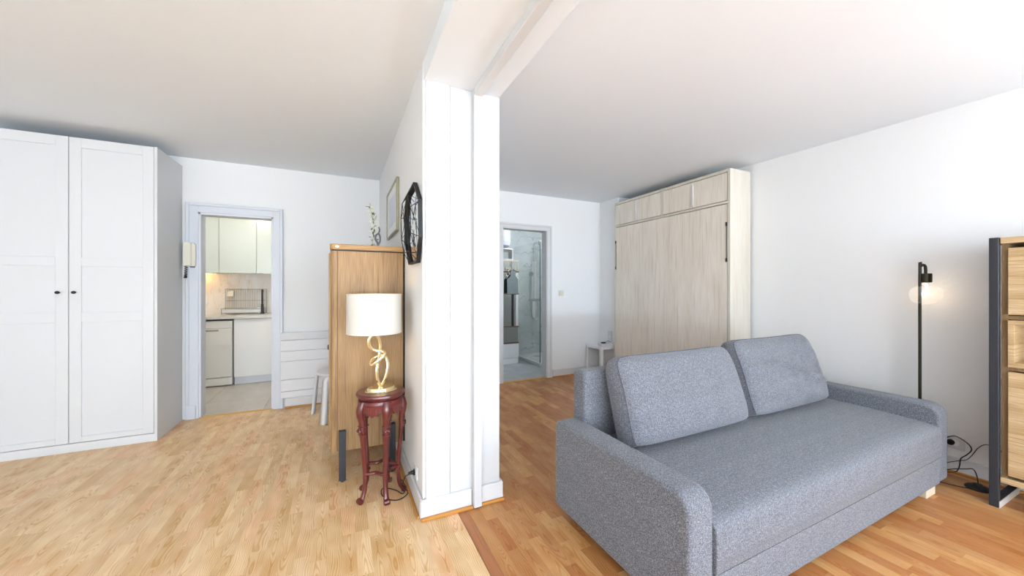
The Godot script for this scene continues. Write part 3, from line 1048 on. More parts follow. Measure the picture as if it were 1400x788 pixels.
# ------------------------------------------------------------------ oak cabinet
func build_oak_cabinet() -> void:
	var zf := -2.645
	var zb := -3.62
	var o := thing("cabinet", "tall oak veneer cabinet on dark metal legs against the dividing wall", "cabinet", Vector3(0.17, 0, -3.13))
	var L := shift(-0.17, 0, 3.13)
	# the plan has a rounded front edge on the -x side; the panel is seen from its end
	var plan := PackedVector2Array()
	for p in rounded_rect(0.462, zf - zb, [0.025, 0.0, 0.0, 0.025], 6):
		plan.append(p)
	var st := begin()
	var T := Transform3D(Basis(Vector3(1, 0, 0), Vector3(0, 0, -1), Vector3(0, 1, 0)), Vector3(-0.062, 0.19, zf))
	slab(st, plan, 0.0, 1.325, 0.002, T, 1, false)
	part("body", done(st), M.oak, o, L)
	st = begin()
	slab(st, plan, 0.0, 0.036, 0.004, Transform3D(T.basis, Vector3(-0.066, 1.524, zf + 0.004)), 2, false)
	var top := part("top_board", done(st), M.oak_top, o, L)
	st = begin()
	lathe(st, [Vector2(0, 0), Vector2(0.012, 0), Vector2(0.012, 0.001), Vector2(0, 0.0015)], 18, turned(Vector3.RIGHT, PI * 0.5, Vector3(-0.022, 1.543, zf + 0.004)), true, 0.62)
	part("sticker", done(st), M.paper, top, Transform3D(), "small oval white sticker")
	part("shadow_gap", box_mesh(Vector3(-0.056, 1.514, zb + 0.01), Vector3(0.395, 1.526, zf - 0.006)), M.black, o, L)
	part("edge_strip", box_mesh(Vector3(-0.022, 0.20, zf - 0.002), Vector3(-0.018, 1.512, zf + 0.0015), 0.0005), plain(Color(0.45, 0.36, 0.25), 0.6), o, L)
	part("back_panel", box_mesh(Vector3(0.397, 0.19, zb), Vector3(0.409, 1.53, zf + 0.003), 0.001), plain(Color(0.10, 0.09, 0.085), 0.8), o, L)  # dark back edge, with the shade of the wall gap put into its colour
	for p in [Vector2(-0.012, zf + 0.008), Vector2(0.30, zf + 0.008), Vector2(-0.012, zb - 0.024), Vector2(0.30, zb - 0.024)]:
		var lg := begin()
		box(lg, Vector3(p.x, 0.012, p.y - 0.006), Vector3(p.x + 0.042, 0.335, p.y + 0.03), 0.002)
		box(lg, Vector3(p.x + 0.012, 0.0, p.y + 0.003), Vector3(p.x + 0.030, 0.012, p.y + 0.021), 0.002)
		part("leg", done(lg), M.dark_metal, o, L, "flat dark metal leg")
	for k in 2:
		var za: float = [zb + 0.03, -3.13][k]
		var d := part("door", box_mesh(Vector3(-0.072, 0.21, za), Vector3(-0.06, 1.50, za + 0.455), 0.002), M.oak, o, L)
		part("knob", box_mesh(Vector3(-0.092, 0.80, -3.17 + 0.06 * k), Vector3(-0.07, 0.83, -3.15 + 0.06 * k), 0.004), M.dark_metal, d)

# ------------------------------------------------------------------ bookcase at the right edge
func build_bookcase() -> void:
	var X := 3.43
	var back := 3.805
	var z0 := -0.73
	var z1 := 0.42
	var o := thing("bookcase", "light oak cupboard shelf with a dark metal side frame at the right edge", "bookcase", Vector3(3.6, 0, -0.15))
	var L := shift(-3.6, 0, 0.15)
	for k in 2:
		var za: float = z0 if k == 0 else z1 - 0.036
		var f := begin()
		box(f, Vector3(X, 0, za), Vector3(X + 0.03, 1.562, za + 0.036), 0.002)
		box(f, Vector3(back - 0.03, 0, za), Vector3(back, 1.562, za + 0.036), 0.002)
		box(f, Vector3(X + 0.03, 0, za), Vector3(back - 0.03, 0.035, za + 0.036), 0.002)
		box(f, Vector3(X + 0.03, 1.53, za), Vector3(back - 0.03, 1.562, za + 0.036), 0.002)
		var fr := part("side_frame", done(f), M.dark_metal, o, L, "dark grey metal side frame")
		var zi: float = za + 0.036 if k == 0 else za - 0.004
		part("lining", boxes_mesh([[Vector3(X + 0.004, 0.0, zi), Vector3(back, 0.036, zi + 0.004)]], 0.0005), plain(Color(0.86, 0.84, 0.80), 0.5), fr, Transform3D(), "pale lining strip of the frame")
	var a := z0 + 0.04
	var b := z1 - 0.04
	part("top_board", box_mesh(Vector3(X + 0.004, 1.525, a), Vector3(back, 1.56, b), 0.002), M.oak_lying, o, L)
	part("bottom_board", box_mesh(Vector3(X + 0.004, 0.150, a), Vector3(back, 0.182, b), 0.002), M.oak_lying, o, L)
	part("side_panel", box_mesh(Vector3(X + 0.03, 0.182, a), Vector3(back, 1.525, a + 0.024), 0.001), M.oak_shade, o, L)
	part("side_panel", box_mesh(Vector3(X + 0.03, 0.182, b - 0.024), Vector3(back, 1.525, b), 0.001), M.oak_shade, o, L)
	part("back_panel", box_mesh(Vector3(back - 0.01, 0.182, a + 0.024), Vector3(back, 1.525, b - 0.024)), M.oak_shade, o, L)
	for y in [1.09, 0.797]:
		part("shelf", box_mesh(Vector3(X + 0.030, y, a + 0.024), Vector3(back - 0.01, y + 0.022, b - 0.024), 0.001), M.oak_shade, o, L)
	var da := a + 0.026
	var db := b - 0.026
	var mid := (da + db) * 0.5
	for y in [[1.118, 1.498], [0.20, 0.792]]:
		part("door", box_mesh(Vector3(X + 0.006, y[0], da), Vector3(X + 0.026, y[1], mid - 0.003), 0.002), M.oak_lying, o, L)
		part("door", box_mesh(Vector3(X + 0.006, y[0], mid + 0.003), Vector3(X + 0.026, y[1], db), 0.002), M.oak_lying, o, L)
	# open box between the doors
	var q := begin()
	var y0 := 0.820
	var y1 := 1.086
	box(q, Vector3(X + 0.006, y0, da), Vector3(back - 0.02, y0 + 0.026, db), 0.001)
	box(q, Vector3(X + 0.006, y1 - 0.022, da), Vector3(back - 0.02, y1, db), 0.001)
	box(q, Vector3(X + 0.006, y0 + 0.026, da), Vector3(back - 0.02, y1 - 0.022, da + 0.022), 0.001)
	box(q, Vector3(X + 0.006, y0 + 0.026, db - 0.022), Vector3(back - 0.02, y1 - 0.022, db), 0.001)
	box(q, Vector3(back - 0.03, y0 + 0.026, da + 0.022), Vector3(back - 0.02, y1 - 0.022, db - 0.022), 0.0)
	part("open_box", done(q), M.oak_lying, o, L)

# ------------------------------------------------------------------ plant stand and table lamp
func build_stand_and_lamp() -> void:
	var c := Vector3(0.222, 0, -2.365)
	var o := thing("plant_stand", "round carved dark red wooden stand on five curved legs beside the oak cabinet", "stand", c)
	var st := begin()
	lathe(st, [Vector2(0, 0.605), Vector2(0.118, 0.605), Vector2(0.128, 0.612), Vector2(0.138, 0.618), Vector2(0.142, 0.626), Vector2(0.140, 0.636), Vector2(0.134, 0.641), Vector2(0, 0.641)], 48)
	part("top", done(st), M.rosewood, o)
	st = begin()
	lathe(st, [Vector2(0, 0.600), Vector2(0.12, 0.600), Vector2(0.114, 0.606), Vector2(0, 0.607)], 48)
	lathe(st, [Vector2(0.10, 0.600), Vector2(0.128, 0.600), Vector2(0.132, 0.585), Vector2(0.130, 0.560), Vector2(0.122, 0.560), Vector2(0.122, 0.6)], 48)
	var apron := part("apron", done(st), M.rosewood, o)
	for k in 5:
		var ang := deg_to_rad(81.0 + 72.0 * k)
		var rad := Vector3(cos(ang), 0, sin(ang))
		# scalloped pendant on the apron between the legs
		var am := ang + deg_to_rad(36.0)
		var sc := begin()
		for q in 9:
			var aa := am + deg_to_rad(-26.0 + 6.5 * q)
			var drop := 0.022 + 0.020 * cos((q - 4) * PI / 8.0) + (0.006 if q % 2 == 0 else 0.0)
			var p := Vector3(cos(aa), 0, sin(aa)) * 0.126
			var T := turned(Vector3.UP, -aa, p)
			box(sc, Vector3(-0.005, 0.564 - drop, -0.009), Vector3(0.006, 0.572, 0.009), 0.004, T)
		part("carving", done(sc), M.rosewood, apron)
		# cabriole leg: a tapering swept bar with a knee and a scrolled foot
		var leg := begin()
		var prof := [[0.118, 0.60, 0.021], [0.128, 0.575, 0.023], [0.134, 0.545, 0.024], [0.131, 0.51, 0.021], [0.124, 0.48, 0.018], [0.121, 0.45, 0.0175], [0.124, 0.43, 0.020], [0.121, 0.405, 0.017], [0.117, 0.36, 0.015], [0.112, 0.30, 0.014], [0.107, 0.24, 0.0135], [0.104, 0.18, 0.013], [0.103, 0.12, 0.013], [0.107, 0.07, 0.0135], [0.118, 0.035, 0.014], [0.130, 0.019, 0.015]]
		var rings := []
		var side := Vector3(-rad.z, 0, rad.x)
		for p in prof:
			var cpt: Vector3 = rad * (p[0] as float) + Vector3(0, p[1], 0)
			var w: float = p[2] * 1.15
			var ring := PackedVector3Array()
			for j in 8:
				var a := TAU * (j + 0.5) / 8.0
				ring.append(cpt + rad * cos(a) * w * 0.85 + side * sin(a) * w)
			rings.append(ring)
		leg.set_smooth_group(1)
		for k2 in rings.size() - 1:
			for j in 8:
				var A: PackedVector3Array = rings[k2]
				var B: PackedVector3Array = rings[k2 + 1]
				var cc: Vector3 = rad * (prof[k2][0] as float) + Vector3(0, prof[k2][1], 0)
				quad(leg, A[j], A[(j + 1) % 8], B[(j + 1) % 8], B[j], (A[j] + A[(j + 1) % 8]) * 0.5 - cc)
		leg.set_smooth_group(-1)
		part("leg", done(leg), M.rosewood, o)
		# knee ornament and scroll foot
		var orn := begin()
		for q in 3:
			lathe_soft(orn, [Vector2(0, -0.011), Vector2(0.008, -0.008), Vector2(0.011, 0.0), Vector2(0.008, 0.008), Vector2(0, 0.011)], 10, shift(rad.x * 0.140 + side.x * 0.010 * (q - 1), 0.437 - 0.006 * absf(q - 1), rad.z * 0.140 + side.z * 0.010 * (q - 1)))
		box(orn, Vector3(-0.017, 0.452, -0.021), Vector3(0.017, 0.458, 0.021), 0.002, turned(Vector3.UP, -ang, rad * 0.122))
		box(orn, Vector3(-0.017, 0.404, -0.021), Vector3(0.017, 0.410, 0.021), 0.002, turned(Vector3.UP, -ang, rad * 0.122))
		part("ornament", done(orn), M.rosewood, o)
		var foot := begin()
		lathe(foot, [Vector2(0, -0.016), Vector2(0.015, -0.016), Vector2(0.0165, -0.010), Vector2(0.0165, 0.010), Vector2(0.015, 0.016), Vector2(0, 0.016)], 16, Transform3D(Basis(rad, Vector3.UP.rotated(rad, PI * 0.5), -Vector3.UP).orthonormalized(), rad * 0.136 + Vector3(0, 0.0175, 0)))
		part("foot", done(foot), M.rosewood, o)
	# ring stretcher low down
	st = begin()
	var rp := PackedVector3Array()
	for k in 60:
		var a := TAU * k / 60.0
		var rr := 0.086 + 0.016 * cos(5.0 * (a - deg_to_rad(81.0)))
		rp.append(Vector3(cos(a) * rr, 0.168, sin(a) * rr))
	tube(st, rp, 0.013, 0.010, 8, Vector3.UP, true)
	part("stretcher", done(st), M.rosewood, o)

	# table lamp
	var t := thing("table_lamp", "gold table lamp of looped bands with a white drum shade on the red stand", "lamp", Vector3(0.222, 0.641, -2.36))
	var L := shift(-0.222, -0.641, 2.36)
	st = begin()
	lathe(st, [Vector2(0, 0.0), Vector2(0.094, 0.0), Vector2(0.095, 0.003), Vector2(0.092, 0.006), Vector2(0.082, 0.006), Vector2(0.080, 0.020), Vector2(0.076, 0.024), Vector2(0, 0.024)], 40, Transform3D(), true, 0.72)
	part("base", done(st), M.gold, t)
	var raw := [Vector3(0.219, 0.668, 0), Vector3(0.204, 0.71, 0.006), Vector3(0.199, 0.767, 0.012), Vector3(0.207, 0.816, 0.004), Vector3(0.216, 0.864, -0.012), Vector3(0.221, 0.913, -0.014), Vector3(0.208, 0.967, -0.002), Vector3(0.178, 0.992, 0.012), Vector3(0.153, 0.957, 0.020), Vector3(0.162, 0.912, 0.012), Vector3(0.197, 0.888, 0.004), Vector3(0.231, 0.884, 0.010), Vector3(0.243, 0.866, 0.022), Vector3(0.209, 0.832, 0.030), Vector3(0.175, 0.808, 0.024), Vector3(0.163, 0.818, 0.004), Vector3(0.186, 0.838, -0.018), Vector3(0.228, 0.852, -0.022), Vector3(0.252, 0.842, -0.012), Vector3(0.264, 0.801, 0.0), Vector3(0.258, 0.749, 0.006), Vector3(0.243, 0.702, 0.004), Vector3(0.224, 0.668, 0)]
	var pts: Array = []
	for p in raw:
		pts.append(p + Vector3(0, 0, -2.36))
	st = begin()
	tube(st, smooth_path(pts, false, 0.006), 0.0105, 0.0045, 10, Vector3(0.35, 0.1, 1))
	part("looped_band", done(st), M.gold, t, L)
	st = begin()
	lathe(st, [Vector2(0, 0.66), Vector2(0.013, 0.66), Vector2(0.006, 0.67), Vector2(0.009, 0.678), Vector2(0, 0.685)], 14, shift(0.221, 0, -2.36))
	part("finial", done(st), M.gold, t, L)
	st = begin()
	lathe(st, [Vector2(0, 0.985), Vector2(0.008, 0.985), Vector2(0.008, 1.05), Vector2(0.016, 1.052), Vector2(0.016, 1.09), Vector2(0, 1.09)], 14, shift(0.186, 0, -2.36))
	part("socket", done(st), M.gold, t, L)
	st = begin()
	var cyl := [Vector2(0.157, 0.996), Vector2(0.1585, 0.998), Vector2(0.1575, 1.232), Vector2(0.156, 1.234), Vector2(0.1545, 1.232), Vector2(0.1555, 0.998), Vector2(0.157, 0.996)]
	lathe(st, cyl, 64, shift(0.186, 0, -2.36))
	var sh := part("lamp_shade", done(st), M.shade, t, L)
	for y in [0.997, 1.226]:
		st = begin()
		lathe(st, [Vector2(0.157, y), Vector2(0.1592, y + 0.001), Vector2(0.1590, y + 0.007), Vector2(0.157, y + 0.008)], 64, shift(0.186, 0, -2.36))
		part("rim", done(st), M.shade, sh)
	st = begin()
	for k in 3:
		var a := TAU * k / 3.0 + 0.3
		tube(st, PackedVector3Array([Vector3(0.186, 1.052, -2.36), Vector3(0.186 + cos(a) * 0.155, 1.06, -2.36 + sin(a) * 0.155)]), 0.0018, 0.0018, 6)
	part("carrier", done(st), M.gold, t, L)
	st = begin()
	lathe_soft(st, [Vector2(0, 1.088), Vector2(0.013, 1.09), Vector2(0.016, 1.105), Vector2(0.026, 1.13), Vector2(0.028, 1.15), Vector2(0.02, 1.17), Vector2(0, 1.178)], 20, shift(0.186, 0, -2.36))
	var bulb := plain(Color(1, 0.95, 0.85), 0.4)
	bulb.emission_enabled = true
	bulb.emission = Color(1.0, 0.82, 0.55)
	bulb.emission_energy_multiplier = 1.5
	part("bulb", done(st), bulb, t, L)
	lamp_light("table_lamp_light", Vector3(0.186, 1.135, -2.36), 0.016, Color(1.0, 0.80, 0.52))

# ------------------------------------------------------------------ floor lamp
func build_floor_lamp() -> void:
	var b := Vector3(3.70, 0, -1.085)
	var o := thing("floor_lamp", "slim black floor lamp with a large clear lit bulb behind the sofa", "lamp", b)
	part("base", lathe_mesh([Vector2(0, 0), Vector2(0.11, 0), Vector2(0.112, 0.006), Vector2(0.10, 0.018), Vector2(0, 0.02)], 32), M.black, o)
	var st := begin()
	tube(st, smooth_path([Vector3(-0.012, 0.018, 0), Vector3(-0.012, 0.6, 0), Vector3(-0.012, 1.39, 0), Vector3(-0.010, 1.418, 0.004), Vector3(0.002, 1.434, 0.010), Vector3(0.012, 1.424, 0.018), Vector3(0.014, 1.395, 0.02), Vector3(0.014, 1.37, 0.02)], false, 0.012), 0.0085, 0.0085, 12, Vector3(0.2, 0.1, 1))
	part("pole", done(st), M.brass_dark, o)
	st = begin()
	lathe(st, [Vector2(0, 1.372), Vector2(0.030, 1.372), Vector2(0.032, 1.368), Vector2(0.032, 1.312), Vector2(0.028, 1.308), Vector2(0, 1.308)], 24, shift(0.014, 0, 0.02))
	part("socket", done(st), M.brass_dark, o)
	var g := begin()
	lathe_soft(g, [Vector2(0.018, 1.31), Vector2(0.020, 1.296), Vector2(0.030, 1.286), Vector2(0.056, 1.278), Vector2(0.075, 1.260), Vector2(0.083, 1.230), Vector2(0.078, 1.198), Vector2(0.060, 1.172), Vector2(0.032, 1.156), Vector2(0, 1.151)], 32, shift(0.014, 0, 0.02))
	var bulb := part("bulb", done(g), M.clear, o, Transform3D(), "large clear glass globe bulb")
	var f := begin()
	tube(f, smooth_path([Vector3(0.004, 1.30, 0.02), Vector3(0.0, 1.26, 0.028), Vector3(-0.008, 1.225, 0.03), Vector3(0.004, 1.215, 0.01), Vector3(0.018, 1.25, 0.012), Vector3(0.026, 1.222, 0.022), Vector3(0.032, 1.25, 0.028), Vector3(0.022, 1.30, 0.02)], false, 0.006), 0.0035, 0.0035, 8, Vector3(0.3, 0.2, 1))
	var fm := plain(Color(1, 0.9, 0.75), 0.4)
	fm.emission_enabled = true
	fm.emission = Color(1.0, 0.93, 0.82)
	fm.emission_energy_multiplier = 5.0
	part("filament", done(f), fm, bulb)
	lamp_light("floor_lamp_light", b + Vector3(0.014, 1.225, 0.02), 0.004, Color(1.0, 0.88, 0.72), 0.02)

# ------------------------------------------------------------------ things on walls and on the oak cabinet
func build_wall_decor() -> void:
	# picture
	var o := thing("picture", "narrow silver-gold framed pale print on the dividing wall above the oak cabinet", "picture", Vector3(0.408, 1.72, -3.22))
	var L := shift(-0.408, -1.72, 3.22)
	var z0 := -3.57
	var z1 := -2.905
	var y0 := 1.716
	var y1 := 2.132
	part("frame", boxes_mesh([[Vector3(0.386, y0, z0), Vector3(0.409, y0 + 0.018, z1)], [Vector3(0.386, y1 - 0.018, z0), Vector3(0.409, y1, z1)], [Vector3(0.386, y0 + 0.018, z0), Vector3(0.409, y1 - 0.018, z0 + 0.018)], [Vector3(0.386, y0 + 0.018, z1 - 0.018), Vector3(0.409, y1 - 0.018, z1)]], 0.003), plain(Color(0.62, 0.60, 0.50), 0.35, 0.6), o, L)
	part("mat", box_mesh(Vector3(0.395, y0 + 0.018, z0 + 0.018), Vector3(0.402, y1 - 0.018, z1 - 0.018)), M.paper, o, L)
	var pr := textured(vein_texture(91, Color(0.86, 0.88, 0.93), Color(0.93, 0.91, 0.93), Color(0.74, 0.76, 0.86), 0.6, 1), 2.2, 0.7)
	part("print", box_mesh(Vector3(0.3935, y0 + 0.085, z0 + 0.12), Vector3(0.3955, y1 - 0.085, z1 - 0.12)), pr, o, L, "pale bluish abstract print")
	# geometric mirror
	o = thing("mirror", "black geometric wire-framed mirror on the dividing wall near the pillar", "mirror", Vector3(0.408, 1.42, -2.23))
	L = shift(-0.408, -1.42, 2.23)
	var rim := [Vector2(-2.169, 1.886), Vector2(-2.02, 1.755), Vector2(-2.006, 1.55), Vector2(-2.075, 1.418), Vector2(-2.331, 1.42), Vector2(-2.467, 1.556), Vector2(-2.506, 1.747), Vector2(-2.42, 1.866)]
	var cen := Vector2(-2.25, 1.65)
	var rp := PackedVector3Array()
	for q in rim:
		rp.append(Vector3(0.394, q.y, q.x))
	var st := begin()
	for k in 8:
		var A: Vector3 = rp[k]
		var B: Vector3 = rp[(k + 1) % 8]
		var mid := (A + B) * 0.5
		var dir := (B - A)
		var ang := atan2(dir.y, dir.z)
		box(st, Vector3(-0.012, -0.0045, -dir.length() * 0.5 - 0.003), Vector3(0.012, 0.0045, dir.length() * 0.5 + 0.004), 0.001, turned(Vector3.RIGHT, -ang, mid))
	part("rim", done(st), M.black, o, L)
	# mirror glass: facets that lean a little towards a middle point
	st = begin()
	var hub := Vector3(0.392, cen.y, cen.x)
	for k in 8:
		tri(st, hub, rp[k] + Vector3(0.006, 0, 0), rp[(k + 1) % 8] + Vector3(0.006, 0, 0), Vector3(-1, 0, 0))
		tri(st, hub + Vector3(0.012, 0, 0), rp[k] + Vector3(0.012, 0, 0), rp[(k + 1) % 8] + Vector3(0.012, 0, 0), Vector3(1, 0, 0))
	part("glass", done(st), M.mirror, o, L, "mirror glass in facets")
	var fr := []
	for q in rim:
		var v: Vector2 = cen + (q - cen) * 0.72
		fr.append(Vector3(0.352, v.y, v.x))
	st = begin()
	for k in 8:
		tube(st, PackedVector3Array([fr[k], fr[(k + 1) % 8]]), 0.0028, 0.0028, 6)
		tube(st, PackedVector3Array([fr[k], rp[k]]), 0.0022, 0.0022, 6)
		tube(st, PackedVector3Array([fr[k], rp[(k + 1) % 8]]), 0.0017, 0.0017, 6)
		tube(st, PackedVector3Array([fr[k], Vector3(0.356, cen.y + (0.05 if k % 2 == 0 else -0.05), cen.x + (0.04 if k < 4 else -0.04))]), 0.0017, 0.0017, 6)
	part("wire", done(st), M.black, o, L, "thin black wires criss-crossing in front of the glass")
	# blossom branch
	o = thing("flower_vase", "thin branch of white blossom in a low vase on the oak cabinet", "flowers", Vector3(0.215, 1.561, -3.0))
	part("vase", lathe_mesh([Vector2(0, 0), Vector2(0.022, 0), Vector2(0.026, 0.012), Vector2(0.02, 0.03), Vector2(0.012, 0.042), Vector2(0.010, 0.042), Vector2(0.010, 0.02), Vector2(0, 0.02)], 20), M.leaf, o)
	st = begin()
	var stem_a := smooth_path([Vector3(0, 0.02, 0), Vector3(0.012, 0.10, 0), Vector3(0.016, 0.18, 0.01), Vector3(0.004, 0.26, 0), Vector3(-0.004, 0.32, 0), Vector3(-0.012, 0.365, 0)], false, 0.02)
	tube(st, stem_a, 0.0025, 0.0025, 6, Vector3(0.3, 0.1, 1), false, 0.5)
	tube(st, PackedVector3Array([Vector3(-0.004, 0.318, 0), Vector3(-0.022, 0.335, 0.004), Vector3(-0.044, 0.335, 0.004)]), 0.0018, 0.0018, 6, Vector3(0.3, 0.1, 1))
	tube(st, PackedVector3Array([Vector3(0.010, 0.215, 0), Vector3(0.028, 0.245, 0.004), Vector3(0.034, 0.27, 0.004)]), 0.0018, 0.0018, 6, Vector3(0.3, 0.1, 1))
	part("stem", done(st), M.stem, o)
	var r := RandomNumberGenerator.new()
	r.seed = 4
	var pet := begin()
	var lf := begin()
	for k in 72:
		var t := r.randf_range(0.05, 0.95)
		var base: Vector3 = stem_a[int(t * (stem_a.size() - 1))]
		var spread := 0.040 * (1.05 - t * 0.75)
		var p := base + Vector3(r.randf_range(-1, 1) * spread, r.randf_range(-0.008, 0.008), r.randf_range(-1, 1) * spread)
		var bas := Basis.from_euler(Vector3(r.randf() * TAU, r.randf() * TAU, r.randf() * TAU))
		if k % 3 == 2:
			leaf_blade(lf, Transform3D(bas, p), 0.030, 0.012)
		else:
			for q in 5:
				leaf_blade(pet, Transform3D(bas * Basis(Vector3.UP, TAU * q / 5.0), p), 0.016, 0.013)
	var pm := part("blossom", done(pet), M.petal, o)
	pm.set_meta("kind", "stuff")
	var lm := part("leaves", done(lf), M.leaf, o)
	lm.set_meta("kind", "stuff")
	# small twisted figure
	o = thing("figurine", "small grey twisted figurine beside the white blossom on the oak cabinet", "figurine", Vector3(0.254, 1.561, -2.91))
	st = begin()
	tube(st, smooth_path([Vector3(0.0, 0.01, 0), Vector3(-0.004, 0.05, 0), Vector3(-0.018, 0.075, 0.003), Vector3(-0.016, 0.105, 0), Vector3(0.004, 0.125, 0), Vector3(0.010, 0.150, 0), Vector3(0.004, 0.17, 0)], false, 0.008), 0.008, 0.006, 8, Vector3(0, 0.1, 1), false, 0.6)
	tube(st, smooth_path([Vector3(0.0, 0.03, 0), Vector3(0.012, 0.06, 0.004), Vector3(0.014, 0.09, 0.004), Vector3(0.006, 0.12, 0)], false, 0.008), 0.006, 0.005, 8, Vector3(0, 0.1, 1))
	part("body", done(st), M.pewter, o)
	part("base", lathe_mesh([Vector2(0, 0), Vector2(0.02, 0), Vector2(0.02, 0.008), Vector2(0.01, 0.014), Vector2(0, 0.014)], 16), M.pewter, o)

func leaf_blade(st: SurfaceTool, T: Transform3D, l: float, w: float) -> void:
	var a := T * Vector3(0, 0, 0)
	var b := T * Vector3(w * 0.5, 0.002, l * 0.5)
	var c := T * Vector3(0, 0.004, l)
	var d := T * Vector3(-w * 0.5, 0.002, l * 0.5)
	var e := T * Vector3(0, -0.002, l * 0.5)
	var n := T.basis * Vector3.UP
	tri(st, a, b, e, n)
	tri(st, b, c, e, n)
	tri(st, c, d, e, n)
	tri(st, d, a, e, n)

# ------------------------------------------------------------------ intercom, wall panel, stool
func build_left_far_wall_things() -> void:
	var z := ZL + 0.028
	var o := thing("intercom", "ivory intercom handset on the wall between wardrobe and kitchen door", "intercom", Vector3(-1.312, 1.40, z))
	var L := shift(1.312, -1.40, -z)
	var st := begin()
	slab(st, rounded_rect(0.085, 0.225, [0.01, 0.01, 0.02, 0.012], 4), 0.0, 0.022, 0.006, shift(-1.352, 1.478, z), 2)
	part("cradle", done(st), M.ivory, o, L)
	st = begin()
	slab(st, rounded_rect(0.062, 0.232, [0.012, 0.012, 0.025, 0.018], 5), 0.0, 0.030, 0.010, shift(-1.356, 1.480, z + 0.020), 3)
	part("handset", done(st), M.ivory, o, L)
	part("slot", box_mesh(Vector3(-1.31, 1.468, z + 0.002), Vector3(-1.275, 1.478, z + 0.02), 0.002), plain(Color(0.3, 0.32, 0.36), 0.5), o, L)
	st = begin()
	var coil := PackedVector3Array()
	for k in 90:
		var t := k / 89.0
		coil.append(Vector3(-1.335 + 0.010 * cos(t * 60.0) - 0.006 * t, 1.482 - 0.115 * sin(t * PI * 0.5), z + 0.025 + 0.010 * sin(t * 60.0)))
	tube(st, coil, 0.0035, 0.0035, 6, Vector3.UP)
	part("coiled_cord", done(st), M.cord, o, L, "black coiled cord")
	# white boarded wall panel with a cap
	o = thing("wall_panel", "low white boarded panel with a thick cap on the wall behind the stool", "wall panel", Vector3(-0.2, 0.10, ZL))
	L = shift(0.2, -0.10, -ZL)
	var xa := -0.573
	var xb := 0.385
	var rows := [[0.108, 0.176], [0.182, 0.297], [0.303, 0.492], [0.498, 0.600], [0.606, 0.716]]
	part("backing", box_mesh(Vector3(xa + 0.004, 0.106, ZL), Vector3(xb - 0.004, 0.79, ZL + 0.02)), M.white, o, L)
	for r in rows:
		part("board", box_mesh(Vector3(xa + 0.002, r[0], ZL + 0.012), Vector3(xb, r[1], ZL + 0.034), 0.003), M.white, o, L)
	part("cap", box_mesh(Vector3(xa, 0.722, ZL + 0.002), Vector3(xb, 0.80, ZL + 0.052), 0.004), M.gloss_white, o, L)
	# stool
	o = thing("stool", "white bent-plywood stool half hidden behind the oak cabinet", "stool", Vector3(-0.01, 0, -4.03))
	st = begin()
	lathe(st, [Vector2(0, 0.425), Vector2(0.198, 0.425), Vector2(0.205, 0.430), Vector2(0.205, 0.444), Vector2(0.198, 0.449), Vector2(0, 0.449)], 40)
	part("seat", done(st), M.white, o)
	for k in 4:
		var ang := atan2(-0.145, -0.257) + PI * 0.5 * k
		var rad := Vector3(cos(ang), 0, sin(ang))
		st = begin()
		tube(st, smooth_path([rad * 0.10 + Vector3(0, 0.418, 0), rad * 0.19 + Vector3(0, 0.417, 0), rad * 0.225 + Vector3(0, 0.405, 0), rad * 0.240 + Vector3(0, 0.36, 0), rad * 0.258 + Vector3(0, 0.2, 0), rad * 0.278 + Vector3(0, 0.0, 0)], false, 0.02), 0.036, 0.013, 4, rad)
		part("leg", done(st), M.white, o)

# ------------------------------------------------------------------ low white table behind the sofa
func build_bedside_table() -> void:
	var o := thing("side_table", "low white side table in the corner behind the sofa", "table", Vector3(3.40, 0, -4.23))
	var L := shift(-3.40, 0, 4.23)
	part("tabletop", box_mesh(Vector3(3.295, 0.400, -4.40), Vector3(3.57, 0.437, -4.06), 0.003), M.white, o, L)
	for p in [Vector2(3.295, -4.10), Vector2(3.525, -4.10), Vector2(3.295, -4.40), Vector2(3.525, -4.40)]:
		part("leg", box_mesh(Vector3(p.x, 0, p.y), Vector3(p.x + 0.04, 0.400, p.y + 0.04), 0.002), M.white, o, L)
	o = thing("power_strip", "small white box with a dark device and cable on the low white table", "power strip", Vector3(3.385, 0.437, -4.125))
	part("case", box_mesh(Vector3(-0.075, 0, -0.03), Vector3(0.13, 0.045, 0.05), 0.006), M.gloss_white, o)
	part("plug", box_mesh(Vector3(-0.03, 0.045, -0.02), Vector3(0.03, 0.062, 0.025), 0.008), M.black, o)
	var st := begin()
	tube(st, smooth_path([Vector3(0.03, 0.052, 0), Vector3(0.07, 0.075, 0.01), Vector3(0.10, 0.06, 0.03), Vector3(0.13, 0.052, 0.0)], false, 0.01), 0.004, 0.004, 6)
	part("cable", done(st), plain(Color(0.55, 0.56, 0.55), 0.6), o)

# ------------------------------------------------------------------ kitchen
func tiles(o: Node3D, x0: float, x1: float, z0: float, z1: float, w: float, d: float, ox: float, oz: float, m: Material) -> void:
	var x := x0
	var nx := ox
	while x < x1 - 0.01:
		var xe := minf(nx, x1)
		var z := z0
		var nz := oz
		while z < z1 - 0.01:
			var ze := minf(nz, z1)
			part("tile", box_mesh(Vector3(x + 0.0012, -0.01, z + 0.0012), Vector3(xe - 0.0012, 0.0, ze - 0.0012), 0.0012), m, o)
			z = ze
			nz = ze + d
		x = xe
		nx = xe + w

